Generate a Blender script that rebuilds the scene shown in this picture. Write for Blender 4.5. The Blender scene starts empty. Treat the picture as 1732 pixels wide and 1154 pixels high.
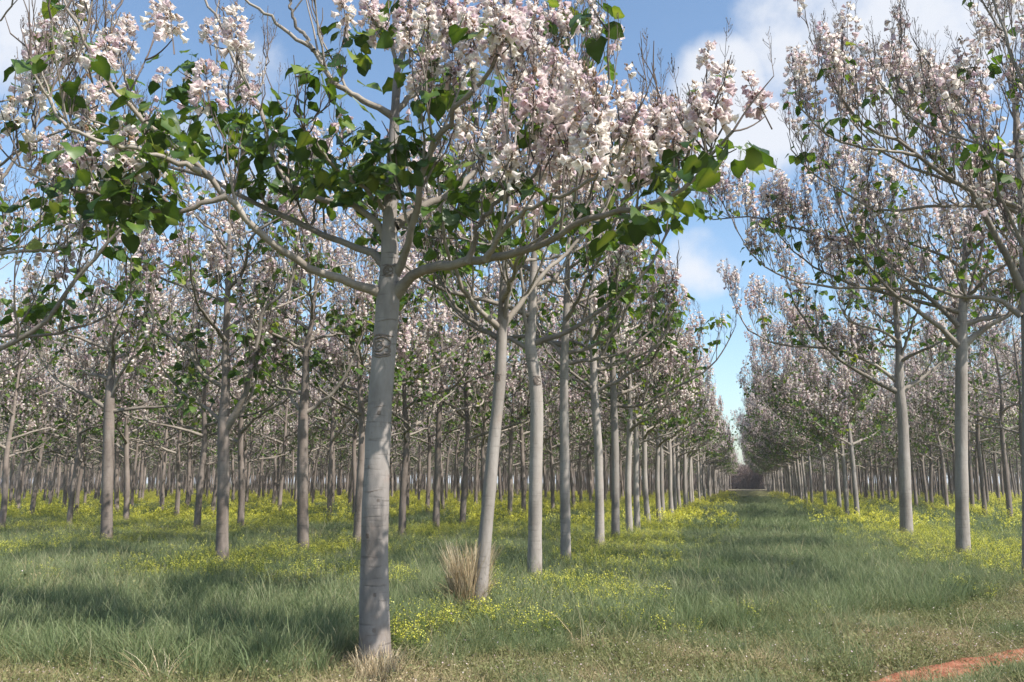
import bpy, math, random
import numpy as np
from mathutils import Vector

rng = np.random.default_rng(11)
random.seed(11)
S = bpy.context.scene
COL = S.collection
PI = math.pi

# ------------------------------------------------------------------ camera
W, H, F = 1732.0, 1154.0, 1400.0
VPX, VPY = 1259.0, 816.0
CAMH = 1.7
TH = math.atan((VPY - H / 2) / F)
PSI = math.atan((VPX - W / 2) / math.hypot(F, VPY - H / 2))
FH = np.array([-math.sin(PSI), math.cos(PSI), 0.0])
RT = np.array([math.cos(PSI), math.sin(PSI), 0.0])
UP = np.array([0.0, 0.0, 1.0])
FWD = FH * math.cos(TH) + UP * math.sin(TH)
CUP = -FH * math.sin(TH) + UP * math.cos(TH)
CAM = np.array([0.0, 0.0, CAMH])


def ray(px, py):
    return FWD * F + RT * (px - W / 2) + CUP * (H / 2 - py)


def ground(px, py):
    r = ray(px, py)
    return CAM + r * (-CAMH / r[2])


def at(px, py, d):
    """point seen at a pixel of the photo, d metres ahead of the camera"""
    r = ray(px, py)
    return CAM + r * (d / r.dot(FH))


def project(P):
    v = np.asarray(P) - CAM
    z = v @ FWD
    return np.stack([W / 2 + F * (v @ RT) / z, H / 2 - F * (v @ CUP) / z, z], -1)


def row_pt(px, X):
    lo, hi = 817.0, 1400.0
    for _ in range(60):
        m = (lo + hi) / 2
        g = ground(px, m)
        if abs(g[0]) > abs(X):
            lo = m
        else:
            hi = m
    g = ground(px, m)
    g[2] = 0
    return g


cam = bpy.data.cameras.new('camera')
cam.sensor_width = 36.0
cam.lens = 36.0 * F / W
cam.clip_start = 0.05
cam.clip_end = 6000
camo = bpy.data.objects.new('camera', cam)
COL.objects.link(camo)
camo.location = CAM
camo.rotation_euler = (PI / 2 + TH, 0, PSI)
S.camera = camo

# ------------------------------------------------------------------ sun, sky
AZ, EL = math.radians(107), math.radians(49)
SUN_DIR = np.array([math.sin(AZ) * math.cos(EL), math.cos(AZ) * math.cos(EL), math.sin(EL)])
sl = bpy.data.lights.new('sun', 'SUN')
sl.energy = 5.0
sl.angle = math.radians(0.5)
sl.color = (1.0, 0.95, 0.87)
so = bpy.data.objects.new('sun', sl)
COL.objects.link(so)
so.rotation_euler = Vector(-SUN_DIR).to_track_quat('-Z', 'Y').to_euler()
so.location = SUN_DIR * 60

w = bpy.data.worlds.new('World')
S.world = w
w.use_nodes = True
nt = w.node_tree
nt.nodes.clear()
N, L = nt.nodes.new, nt.links.new


def mth(nt, op, a, b=None, c=None, clamp=False):
    n = nt.nodes.new('ShaderNodeMath')
    n.operation = op
    n.use_clamp = clamp
    for i, v in enumerate((a, b, c)):
        if v is None:
            continue
        if isinstance(v, (int, float)):
            n.inputs[i].default_value = v
        else:
            nt.links.new(v, n.inputs[i])
    return n.outputs[0]


out = N('ShaderNodeOutputWorld')
bg = N('ShaderNodeBackground')
bg.inputs['Strength'].default_value = 0.13
sky = N('ShaderNodeTexSky')
sky.sky_type = 'NISHITA'
sky.sun_disc = False
sky.sun_elevation = EL
sky.sun_rotation = AZ
sky.air_density = 1.0
sky.dust_density = 1.2
sky.ozone_density = 1.6
tc = N('ShaderNodeTexCoord')
GEN = tc.outputs['Generated']
blobs = [(1480, 50, 9.5, .98), (1680, 20, 9, .85), (1215, 150, 4.2, 1.0), (1290, 240, 4.6, .9), (1190, 440, 3.4, .85),
         (440, 130, 4.0, .75), (380, 260, 5.0, .7), (40, 40, 5.0, .85), (60, 420, 6.0, .6), (880, 600, 9, .35), (1700, 260, 8, .6),
         (1200, 300, 4, .7)]
acc = None
for (bx, by, rad, wgt) in blobs:
    d = ray(bx, by)
    d = d / np.linalg.norm(d)
    vm = N('ShaderNodeVectorMath')
    vm.operation = 'DOT_PRODUCT'
    L(GEN, vm.inputs[0])
    vm.inputs[1].default_value = d
    mr = N('ShaderNodeMapRange')
    mr.interpolation_type = 'SMOOTHSTEP'
    L(vm.outputs['Value'], mr.inputs['Value'])
    mr.inputs['From Min'].default_value = math.cos(math.radians(rad * 1.15))
    mr.inputs['From Max'].default_value = 1.0
    mr.inputs['To Max'].default_value = wgt
    acc = mr.outputs[0] if acc is None else mth(nt, 'MAXIMUM', acc, mr.outputs[0])
nz = N('ShaderNodeTexNoise')
nz.inputs['Scale'].default_value = 7.0
nz.inputs['Detail'].default_value = 9
nz.inputs['Roughness'].default_value = .56
L(GEN, nz.inputs['Vector'])
nz2 = N('ShaderNodeTexNoise')
nz2.inputs['Scale'].default_value = 2.6
nz2.inputs['Detail'].default_value = 5
L(GEN, nz2.inputs['Vector'])
cl = mth(nt, 'ADD', acc, mth(nt, 'MULTIPLY', mth(nt, 'SUBTRACT', nz.outputs['Fac'], .5), 2.3))
cl = mth(nt, 'ADD', cl, mth(nt, 'MULTIPLY', mth(nt, 'SUBTRACT', nz2.outputs['Fac'], .5), .5))
mr = N('ShaderNodeMapRange')
mr.interpolation_type = 'SMOOTHSTEP'
L(cl, mr.inputs['Value'])
mr.inputs['From Min'].default_value = .34
mr.inputs['From Max'].default_value = 1.05
mr.inputs['To Max'].default_value = .92
mx = N('ShaderNodeMix')
mx.data_type = 'RGBA'
L(mr.outputs[0], mx.inputs['Factor'])
tint = N('ShaderNodeMix')
tint.data_type = 'RGBA'
tint.blend_type = 'MULTIPLY'
tint.inputs['Factor'].default_value = 1.0
L(sky.outputs[0], tint.inputs[6])
tint.inputs[7].default_value = (1.0, 1.06, 1.05, 1)
L(tint.outputs[2], mx.inputs[6])
mx.inputs[7].default_value = (4.2, 4.35, 4.65, 1)
L(mx.outputs[2], bg.inputs['Color'])
L(bg.outputs[0], out.inputs['Surface'])

S.view_settings.view_transform = 'Standard'
S.view_settings.look = 'None'
S.view_settings.exposure = 0.72
S.view_settings.gamma = 1.0
S.cycles.max_bounces = 6
S.cycles.diffuse_bounces = 3
S.cycles.glossy_bounces = 2
S.cycles.transmission_bounces = 4
S.cycles.transparent_max_bounces = 4
S.cycles.use_denoising = True
S.cycles.denoiser = 'OPENIMAGEDENOISE'
S.cycles.denoising_input_passes = 'RGB_ALBEDO_NORMAL'
S.cycles.denoising_prefilter = 'FAST'
S.cycles.caustics_reflective = False
S.cycles.caustics_refractive = False


# ------------------------------------------------------------------ materials
def mat(name):
    m = bpy.data.materials.new(name)
    m.use_nodes = True
    m.node_tree.nodes.clear()
    return m, m.node_tree


def ramp(nt, fac, stops):
    r = nt.nodes.new('ShaderNodeValToRGB')
    e = r.color_ramp.elements
    while len(e) < len(stops):
        e.new(.5)
    for i, (p, c) in enumerate(stops):
        e[i].position = p
        e[i].color = (*c, 1)
    nt.links.new(fac, r.inputs[0])
    return r.outputs[0]


def noise(nt, scale, detail=4, vec=None, rough=.5, sc=None):
    n = nt.nodes.new('ShaderNodeTexNoise')
    n.inputs['Scale'].default_value = scale
    n.inputs['Detail'].default_value = detail
    n.inputs['Roughness'].default_value = rough
    if vec is not None:
        if sc is not None:
            mp = nt.nodes.new('ShaderNodeMapping')
            mp.inputs['Scale'].default_value = sc
            nt.links.new(vec, mp.inputs['Vector'])
            vec = mp.outputs[0]
        nt.links.new(vec, n.inputs['Vector'])
    return n.outputs['Fac']


def mixc(nt, fac, a, b, mode='MIX'):
    m = nt.nodes.new('ShaderNodeMix')
    m.data_type = 'RGBA'
    m.blend_type = mode
    for s, v in ((m.inputs['Factor'], fac), (m.inputs[6], a), (m.inputs[7], b)):
        if isinstance(v, tuple):
            s.default_value = (*v, 1)
        elif isinstance(v, (int, float)):
            s.default_value = v
        else:
            nt.links.new(v, s)
    return m.outputs[2]


def bark_mat(name, dark, mid, light, lines=.5, lichen=True):
    m, nt = mat(name)
    o = nt.nodes.new('ShaderNodeOutputMaterial')
    p = nt.nodes.new('ShaderNodeBsdfPrincipled')
    p.inputs['Roughness'].default_value = .8
    p.inputs['Specular IOR Level'].default_value = .25
    t = nt.nodes.new('ShaderNodeTexCoord').outputs['Object']
    oi = nt.nodes.new('ShaderNodeObjectInfo')
    base = ramp(nt, noise(nt, 2.6, 6, t, .6, (1, 1, .45)), [(.3, dark), (.52, mid), (.74, light)])
    streak = noise(nt, 9, 5, t, .6, (1.6, 1.6, .18))
    base = mixc(nt, mth(nt, 'MULTIPLY', mth(nt, 'SUBTRACT', streak, .5, clamp=True), 1.6, clamp=True), base, tuple(c * .62 for c in mid))
    ln = noise(nt, 3, 3, t, .5, (1.1, 1.1, 13))
    lf = nt.nodes.new('ShaderNodeMapRange')
    nt.links.new(ln, lf.inputs['Value'])
    lf.inputs['From Min'].default_value = .60
    lf.inputs['From Max'].default_value = .70
    lf.inputs['To Max'].default_value = lines
    base = mixc(nt, lf.outputs[0], base, tuple(c * .45 for c in dark))
    sp = noise(nt, 42, 2, t, .5, (1, 1, .6))
    sf = mth(nt, 'MULTIPLY', mth(nt, 'SUBTRACT', sp, .66, clamp=True), 3.0, clamp=True)
    base = mixc(nt, sf, base, (.12, .08, .06))
    if lichen:
        lc = noise(nt, 5, 4, t, .6)
        cf = mth(nt, 'MULTIPLY', mth(nt, 'SUBTRACT', lc, .6, clamp=True), 2.2, clamp=True)
        base = mixc(nt, cf, base, (.36, .25, .20))
    sx = nt.nodes.new('ShaderNodeSeparateXYZ')
    nt.links.new(t, sx.inputs[0])
    ds = mth(nt, 'SUBTRACT', mth(nt, 'MULTIPLY', noise(nt, 7, 5, t, .6), .95), mth(nt, 'MULTIPLY', sx.outputs[2], 1.1), clamp=True)
    base = mixc(nt, mth(nt, 'MULTIPLY', ds, 1.6 if lines > .32 else 0.0, clamp=True), base, (.17, .115, .075))
    v = mth(nt, 'ADD', mth(nt, 'MULTIPLY', oi.outputs['Random'], .36), .74)
    vc = nt.nodes.new('ShaderNodeCombineColor')
    for i in range(3):
        nt.links.new(v, vc.inputs[i])
    base = mixc(nt, 1.0, base, vc.outputs[0], 'MULTIPLY')
    nt.links.new(base, p.inputs['Base Color'])
    b = nt.nodes.new('ShaderNodeBump')
    b.inputs['Strength'].default_value = .55
    b.inputs['Distance'].default_value = .012
    hh = mth(nt, 'SUBTRACT', mth(nt, 'MULTIPLY', noise(nt, 18, 5, t, .6, (1, 1, .6)), .7), lf.outputs[0])
    nt.links.new(hh, b.inputs['Height'])
    nt.links.new(b.outputs[0], p.inputs['Normal'])
    nt.links.new(p.outputs[0], o.inputs[0])
    return m


def leafy_mat(name, stops, trans=.35, tcol=None, rough=.5, rnd_obj=0.0, spec=.35, patch=0.0):
    """thin plant matter: colour from the per-leaf attribute 'rnd', light passing through"""
    m, nt = mat(name)
    o = nt.nodes.new('ShaderNodeOutputMaterial')
    a = nt.nodes.new('ShaderNodeAttribute')
    a.attribute_name = 'rnd'
    fac = a.outputs['Fac']
    if rnd_obj:
        oi = nt.nodes.new('ShaderNodeObjectInfo')
        fac = mth(nt, 'ADD', mth(nt, 'MULTIPLY', fac, 1 - rnd_obj), mth(nt, 'MULTIPLY', oi.outputs['Random'], rnd_obj))
    if patch:
        gp = nt.nodes.new('ShaderNodeNewGeometry').outputs['Position']
        pn = noise(nt, .55, 5, gp, .62, (1, 1, .1))
        fac = mth(nt, 'ADD', fac, mth(nt, 'MULTIPLY', mth(nt, 'SUBTRACT', pn, .48), patch))
    c = ramp(nt, fac, stops)
    p = nt.nodes.new('ShaderNodeBsdfPrincipled')
    p.inputs['Roughness'].default_value = rough
    p.inputs['Specular IOR Level'].default_value = spec
    nt.links.new(c, p.inputs['Base Color'])
    tr = nt.nodes.new('ShaderNodeBsdfTranslucent')
    if tcol:
        nt.links.new(mixc(nt, 1.0, c, tcol, 'MULTIPLY'), tr.inputs['Color'])
    else:
        nt.links.new(c, tr.inputs['Color'])
    ms = nt.nodes.new('ShaderNodeMixShader')
    ms.inputs[0].default_value = trans
    nt.links.new(p.outputs[0], ms.inputs[1])
    nt.links.new(tr.outputs[0], ms.inputs[2])
    nt.links.new(ms.outputs[0], o.inputs[0])
    return m


M = {}
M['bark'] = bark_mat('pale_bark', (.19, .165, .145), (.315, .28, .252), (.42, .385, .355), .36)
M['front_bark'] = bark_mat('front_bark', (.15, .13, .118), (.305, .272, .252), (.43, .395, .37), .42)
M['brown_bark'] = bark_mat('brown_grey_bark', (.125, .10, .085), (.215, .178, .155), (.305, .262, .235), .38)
M['limb_bark'] = bark_mat('limb_bark', (.17, .14, .115), (.27, .235, .20), (.38, .34, .30), .3)
M['twig'] = bark_mat('twig_bark', (.085, .065, .055), (.135, .105, .09), (.20, .165, .145), .2, False)
M['capsule'] = leafy_mat('seed_capsule', [(0, (.035, .022, .015)), (1, (.09, .055, .035))], .0)
M['leaf'] = leafy_mat('broad_leaf', [(0, (.026, .058, .012)), (.4, (.048, .098, .018)), (.75, (.095, .16, .03)), (1, (.19, .24, .055))], .36, (1.6, 1.5, .5), .38, 0, .5)
M['young_leaf'] = leafy_mat('young_leaf', [(0, (.04, .085, .016)), (.4, (.075, .14, .026)), (.75, (.13, .20, .04)), (1, (.22, .26, .06))], .4, (1.5, 1.5, .5), .45)
M['petal'] = leafy_mat('pale_petal', [(0, (.64, .49, .53)), (.22, (.77, .65, .655)), (.65, (.85, .78, .74)), (1, (.88, .83, .76))], .45, None, .6)
M['calyx'] = leafy_mat('brown_calyx', [(0, (.24, .14, .085)), (1, (.44, .31, .19))], .25)
M['grass'] = leafy_mat('meadow_grass', [(0, (.095, .145, .052)), (.5, (.178, .228, .10)), (.85, (.27, .30, .155)), (1, (.42, .39, .24))], .4, None, .6, .35, .35, 1.0)
M['weed'] = leafy_mat('weed_leaf', [(0, (.085, .115, .035)), (.38, (.17, .19, .07)), (.68, (.26, .25, .11)), (1, (.46, .36, .22))], .35, None, .6, .4, .35, 1.6)
M['mustard_leaf'] = leafy_mat('mustard_leaf', [(0, (.09, .15, .03)), (.6, (.18, .25, .055)), (1, (.28, .32, .09))], .4, None, .6, .4, .35, .8)
M['yellow'] = leafy_mat('yellow_petal', [(0, (.62, .60, .05)), (.6, (.74, .71, .09)), (1, (.80, .78, .28))], .4, None, .6)
M['straw'] = leafy_mat('dry_straw', [(0, (.29, .20, .11)), (.5, (.47, .36, .21)), (1, (.70, .60, .43))], .25, None, .7)
M['thicket'] = leafy_mat('bare_thicket', [(0, (.20, .135, .115)), (.6, (.29, .205, .18)), (1, (.36, .28, .23))], .1)


# ------------------------------------------------------------------ mesh building
class MB:
    def __init__(self):
        self.v, self.f, self.m, self.r, self.n = [], [], [], [], 0
        self.sm = []

    def add(self, V, faces, mi=0, rnd=None, smooth=False):
        """V (n,3); faces list of int arrays (k, 3|4)"""
        self.v.append(V)
        self.r.append(np.full(len(V), .5) if rnd is None else rnd)
        for fa in faces:
            self.f.append(fa + self.n)
            self.m.append(np.full(len(fa), mi) if np.isscalar(mi) else mi)
            self.sm.append(np.full(len(fa), smooth))
        self.n += len(V)

    def join(self, o, remap=None):
        for i in range(len(o.f)):
            self.f.append(o.f[i] + self.n)
            self.m.append(o.m[i] if remap is None else np.asarray(remap)[o.m[i]])
            self.sm.append(o.sm[i])
        self.v += o.v
        self.r += o.r
        self.n += o.n

    def mesh(self, name, mats):
        me = bpy.data.meshes.new(name)
        if self.n:
            V = np.concatenate(self.v).astype(np.float32)
            sizes = np.concatenate([np.full(len(f), f.shape[1]) for f in self.f]).astype(np.int32)
            loops = np.concatenate([f.ravel() for f in self.f]).astype(np.int32)
            me.vertices.add(len(V))
            me.vertices.foreach_set('co', V.ravel())
            me.loops.add(len(loops))
            me.loops.foreach_set('vertex_index', loops)
            me.polygons.add(len(sizes))
            st = np.zeros(len(sizes), np.int32)
            st[1:] = np.cumsum(sizes)[:-1]
            me.polygons.foreach_set('loop_start', st)
            me.polygons.foreach_set('material_index', np.concatenate(self.m).astype(np.int32))
            me.polygons.foreach_set('use_smooth', np.concatenate(self.sm).astype(bool))
            a = me.attributes.new('rnd', 'FLOAT', 'POINT')
            a.data.foreach_set('value', np.concatenate(self.r).astype(np.float32))
        for x in mats:
            me.materials.append(M[x])
        me.update(calc_edges=True)
        return me


def obj(name, mesh, parent=None, loc=None):
    o = bpy.data.objects.new(name, mesh)
    COL.objects.link(o)
    if parent is not None:
        o.parent = parent
    if loc is not None:
        o.location = loc
    return o


def nrm(v):
    return v / np.maximum(np.linalg.norm(v, axis=-1, keepdims=True), 1e-9)


def tubes(mb, P, R, k, mi=0, smooth=True, rnd=None):
    """m tubes of n points each: P (m,n,3), R (m,n)"""
    P = np.asarray(P, float)
    R = np.asarray(R, float)
    if P.ndim == 2:
        P, R = P[None], R[None]
    m, n, _ = P.shape
    T = nrm(np.gradient(P, axis=1))
    d = nrm(P[:, -1] - P[:, 0])
    ref = np.cross(d, UP)
    ref[np.linalg.norm(ref, axis=1) < .2] = (1, 0, 0)
    ref = nrm(ref)[:, None, :]
    V_ = nrm(np.cross(T, ref))
    U_ = np.cross(V_, T)
    a = np.arange(k) * 2 * PI / k
    ring = P[:, :, None] + R[:, :, None, None] * (np.cos(a)[:, None] * U_[:, :, None] + np.sin(a)[:, None] * V_[:, :, None])
    V = ring.reshape(-1, 3)
    base = (np.arange(m)[:, None, None] * n + np.arange(n - 1)[None, :, None]) * k
    j = np.arange(k)[None, None, :]
    j2 = (j + 1) % k
    q = np.stack([base + j, base + j2, base + k + j2, base + k + j], -1).reshape(-1, 4)
    mb.add(V, [q], mi, None if rnd is None else np.repeat(rnd, n * k), smooth)


def stamp(mb, tmpl, pos, mats, scale, rnd=None, remap=None, smooth=False, tint=None, curl=0.0):
    """copies of a small template: tmpl = (verts, [(faces, mat)])"""
    tv, tf = tmpl
    pos = np.asarray(pos, float).reshape(-1, 3)
    m = len(pos)
    if m == 0:
        return
    scale = np.broadcast_to(np.asarray(scale, float), (m,))
    tvv = tv[None] + (rng.normal(0, curl, (m, len(tv), 3)) * np.array([.6, .6, 1.0]) if curl else 0)
    V = np.einsum('mij,mvj->mvi', mats, np.broadcast_to(tvv, (m,) + tv.shape)) * scale[:, None, None] + pos[:, None]
    nv = len(tv)
    if rnd is None:
        rnd = rng.random(m)
    mb.v.append(V.reshape(-1, 3))
    rv = np.repeat(rnd, nv)
    mb.r.append(rv if tint is None else np.clip(rv + np.tile(tint, m), 0, 1))
    for fa, mi in tf:
        q = (fa[None] + (np.arange(m) * nv)[:, None, None]).reshape(-1, fa.shape[1])
        mb.f.append(q + mb.n)
        mb.m.append(np.full(len(q), mi if remap is None else remap[mi]))
        mb.sm.append(np.full(len(q), smooth))
    mb.n += m * nv


def frames(fwd, upv):
    """matrices whose columns are x, y=fwd, z~up"""
    y = nrm(np.asarray(fwd, float))
    x = nrm(np.cross(y, upv))
    z = np.cross(x, y)
    return np.stack([x, y, z], -1)


def rotz_tilt(m, tilt=.12):
    """upright frames with random spin and a little tilt, z is the axis"""
    z = nrm(np.stack([rng.normal(0, tilt, m), rng.normal(0, tilt, m), np.ones(m)], -1))
    a = rng.random(m) * 2 * PI
    h = np.stack([np.cos(a), np.sin(a), np.zeros(m)], -1)
    x = nrm(np.cross(h, z))
    y = np.cross(z, x)
    return np.stack([x, y, z], -1)


# ---- templates
def leaf_tmpl(petiole=True):
    v, q = [], []
    mid = [(0, 0, 0), (0, .35, 0.02), (0, .72, -.05), (0, 1.06, -.2)]
    v += mid
    for s in (-1, 1):
        o = len(v)
        v += [(.27 * s, -.1, .07), (.52 * s, .17, .10), (.44 * s, .56, .05), (.21 * s, .86, -.08)]
        f = [(0, o, o + 1, 1), (1, o + 1, o + 2, 2), (2, o + 2, o + 3, 3)]
        q += f if s > 0 else [t[::-1] for t in f]
    fs = [(np.array(q), 0)]
    if petiole:
        o = len(v)
        v += [(-.012, -.6, .22), (.012, -.6, .22), (.012, 0.02, 0), (-.012, 0.02, 0)]
        fs.append((np.array([(o, o + 1, o + 2, o + 3)]), 0))
    return np.array(v, float), fs


LEAF = leaf_tmpl()
LEAF_TINT = np.array([.30, .22, .16, 0] + [-.05, -.14, -.12, -.1] * 2 + [.3] * 4)
LEAF_S = (np.array([(0, -.06, 0), (.5, .2, .12), (.32, .72, 0), (0, 1.05, -.15), (-.32, .72, 0), (-.5, .2, .12), (0, .45, 0)], float),
          [(np.array([(0, 1, 2, 6), (6, 2, 3, 4), (0, 6, 4, 5)]), 0)])


def flower_tmpl(k, full):
    """a bell that opens along +y; material 0 petal, 1 calyx"""
    rings = [(0, .10), (.13, .20), (.68, .27), (1.0, .52)] if full else [(0, .10), (.17, .22), (1.0, .54)]
    v = []
    for i, (y, r) in enumerate(rings):
        for j in range(k):
            a = 2 * PI * j / k
            rr = r
            yy = y
            if full and i == 3 and j % 2:
                rr, yy = r * .62, y * .93
            v.append((math.cos(a) * rr, yy, math.sin(a) * rr))
    fs = []
    for i in range(len(rings) - 1):
        q = np.array([(i * k + j, i * k + (j + 1) % k, (i + 1) * k + (j + 1) % k, (i + 1) * k + j) for j in range(k)])
        fs.append((q, 1 if i == 0 else 0))
    return np.array(v, float), fs


FLOWER = flower_tmpl(8, True)
FLOWER_S = flower_tmpl(4, False)


def panicle(nflow, h, r0, tm, size, r):
    """an upright cone of bells: returns template (verts, faces by material); petal 0, calyx 1, stalk 2"""
    mb = MB()
    t = r.random(nflow) ** .8
    a = r.random(nflow) * 2 * PI
    rad = r0 * (1 - t * .72) * (.55 + .45 * r.random(nflow))
    pos = np.stack([np.cos(a) * rad, np.sin(a) * rad, t * h + r.normal(0, .012, nflow)], -1)
    d = np.stack([np.cos(a + r.normal(0, .4, nflow)), np.sin(a + r.normal(0, .4, nflow)), -.75 + t * .9 + r.normal(0, .3, nflow)], -1)
    sz = size * (.8 + .4 * r.random(nflow)) * (1 - .35 * t)
    stamp(mb, tm, pos, frames(d, UP + r.normal(0, .1, 3)), sz, r.random(nflow))
    tubes(mb, np.array([[0, 0, -.12], [0.005, 0, h * .5], [0, 0.004, h * 1.02]]), np.array([.007, .005, .003]), 3, 2)
    # the pedicels
    sel = np.arange(0, nflow, 2)
    P = np.stack([np.stack([pos[sel, 0] * 0, pos[sel, 1] * 0, pos[sel, 2] - .03], -1), pos[sel]], 1)
    tubes(mb, P, np.full((len(sel), 2), .0025), 3, 2)
    # buds at the tip
    nb = 6
    bp = np.stack([r.normal(0, .012, nb), r.normal(0, .012, nb), h * (1.0 + .13 * r.random(nb))], -1)
    stamp(mb, CAPS, bp, np.repeat(np.eye(3)[None], nb, 0), .017, r.random(nb), {0: 1})
    V = np.concatenate(mb.v)
    rr = np.concatenate(mb.r)
    fs = {}
    for f, m_ in zip(mb.f, mb.m):
        fs.setdefault((int(m_[0]), f.shape[1]), []).append(f)
    return V, [(np.concatenate(x), k[0]) for k, x in fs.items()], rr


CAPS = (np.array([(0, 0, -1), (.6, 0, 0), (0, .6, 0), (-.6, 0, 0), (0, -.6, 0), (0, 0, 1.1)], float),
        [(np.array([(0, 2, 1), (0, 3, 2), (0, 4, 3), (0, 1, 4), (5, 1, 2), (5, 2, 3), (5, 3, 4), (5, 4, 1)]), 0)])


def seed_stalk(h, nb, r, caps=.6, cs=.013):
    """last year's bare fruiting stalk: axis, branchlets, dark capsules (mat 0 twig, 1 capsule)"""
    mb = MB()
    tubes(mb, np.array([[0, 0, 0], [r.normal(0, .012), r.normal(0, .012), h * .5], [r.normal(0, .02), r.normal(0, .02), h]]),
          np.array([.006, .0045, .002]), 3, 0)
    t = .15 + .8 * r.random(nb)
    a = r.random(nb) * 2 * PI
    ln = .17 * (1 - .6 * t) * (.7 + .6 * r.random(nb))
    p0 = np.stack([0 * t, 0 * t, t * h], -1)
    p1 = p0 + np.stack([np.cos(a) * ln * .5, np.sin(a) * ln * .5, ln * .8], -1)
    p2 = p1 + np.stack([np.cos(a) * ln * .12, np.sin(a) * ln * .12, ln * .5], -1)
    tubes(mb, np.stack([p0, p1, p2], 1), np.tile([.0035, .003, .002], (nb, 1)), 3, 0)
    keep = r.random(nb) < caps
    k = p2[keep]
    if len(k):
        stamp(mb, CAPS, k, np.repeat(np.eye(3)[None], len(k), 0), cs * (.7 + .6 * r.random(len(k))), r.random(len(k)), {0: 1})
    V = np.concatenate(mb.v)
    fs = {}
    for f, m_ in zip(mb.f, mb.m):
        fs.setdefault((int(m_[0]), f.shape[1]), []).append(f)
    return V, [(np.concatenate(x), k[0]) for k, x in fs.items()]


PAN_H = [panicle(n, h, r0, FLOWER, .078, rng) for n, h, r0 in ((58, .42, .125), (46, .33, .12), (36, .36, .10), (24, .24, .10), (14, .28, .09))]
PAN_M = [panicle(n, h, r0, FLOWER_S, .082, rng) for n, h, r0 in ((22, .44, .12), (17, .36, .12), (13, .34, .10), (9, .26, .10), (6, .3, .09))]
STALKS = [seed_stalk(h, n, rng) for h, n in ((.5, 8), (.7, 11), (.9, 14), (.6, 7))]


# ------------------------------------------------------------------ trees
def spline(P, n):
    """smooth curve through the points, n samples evenly along it"""
    P = np.asarray(P, float)
    Q = np.vstack([2 * P[0] - P[1], P, 2 * P[-1] - P[-2]])
    o = []
    for i in range(1, len(Q) - 2):
        a, b, c, d = Q[i - 1:i + 3]
        t = np.linspace(0, 1, 12, endpoint=False)[:, None]
        o.append(.5 * (2 * b + (c - a) * t + (2 * a - 5 * b + 4 * c - d) * t ** 2 + (3 * b - a - 3 * c + d) * t ** 3))
    o = np.vstack(o + [P[-1:]])
    s = np.concatenate([[0], np.cumsum(np.linalg.norm(np.diff(o, axis=0), axis=1))])
    u = np.linspace(0, s[-1], n)
    return np.stack([np.interp(u, s, o[:, i]) for i in range(3)], -1), s[-1]


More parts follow.
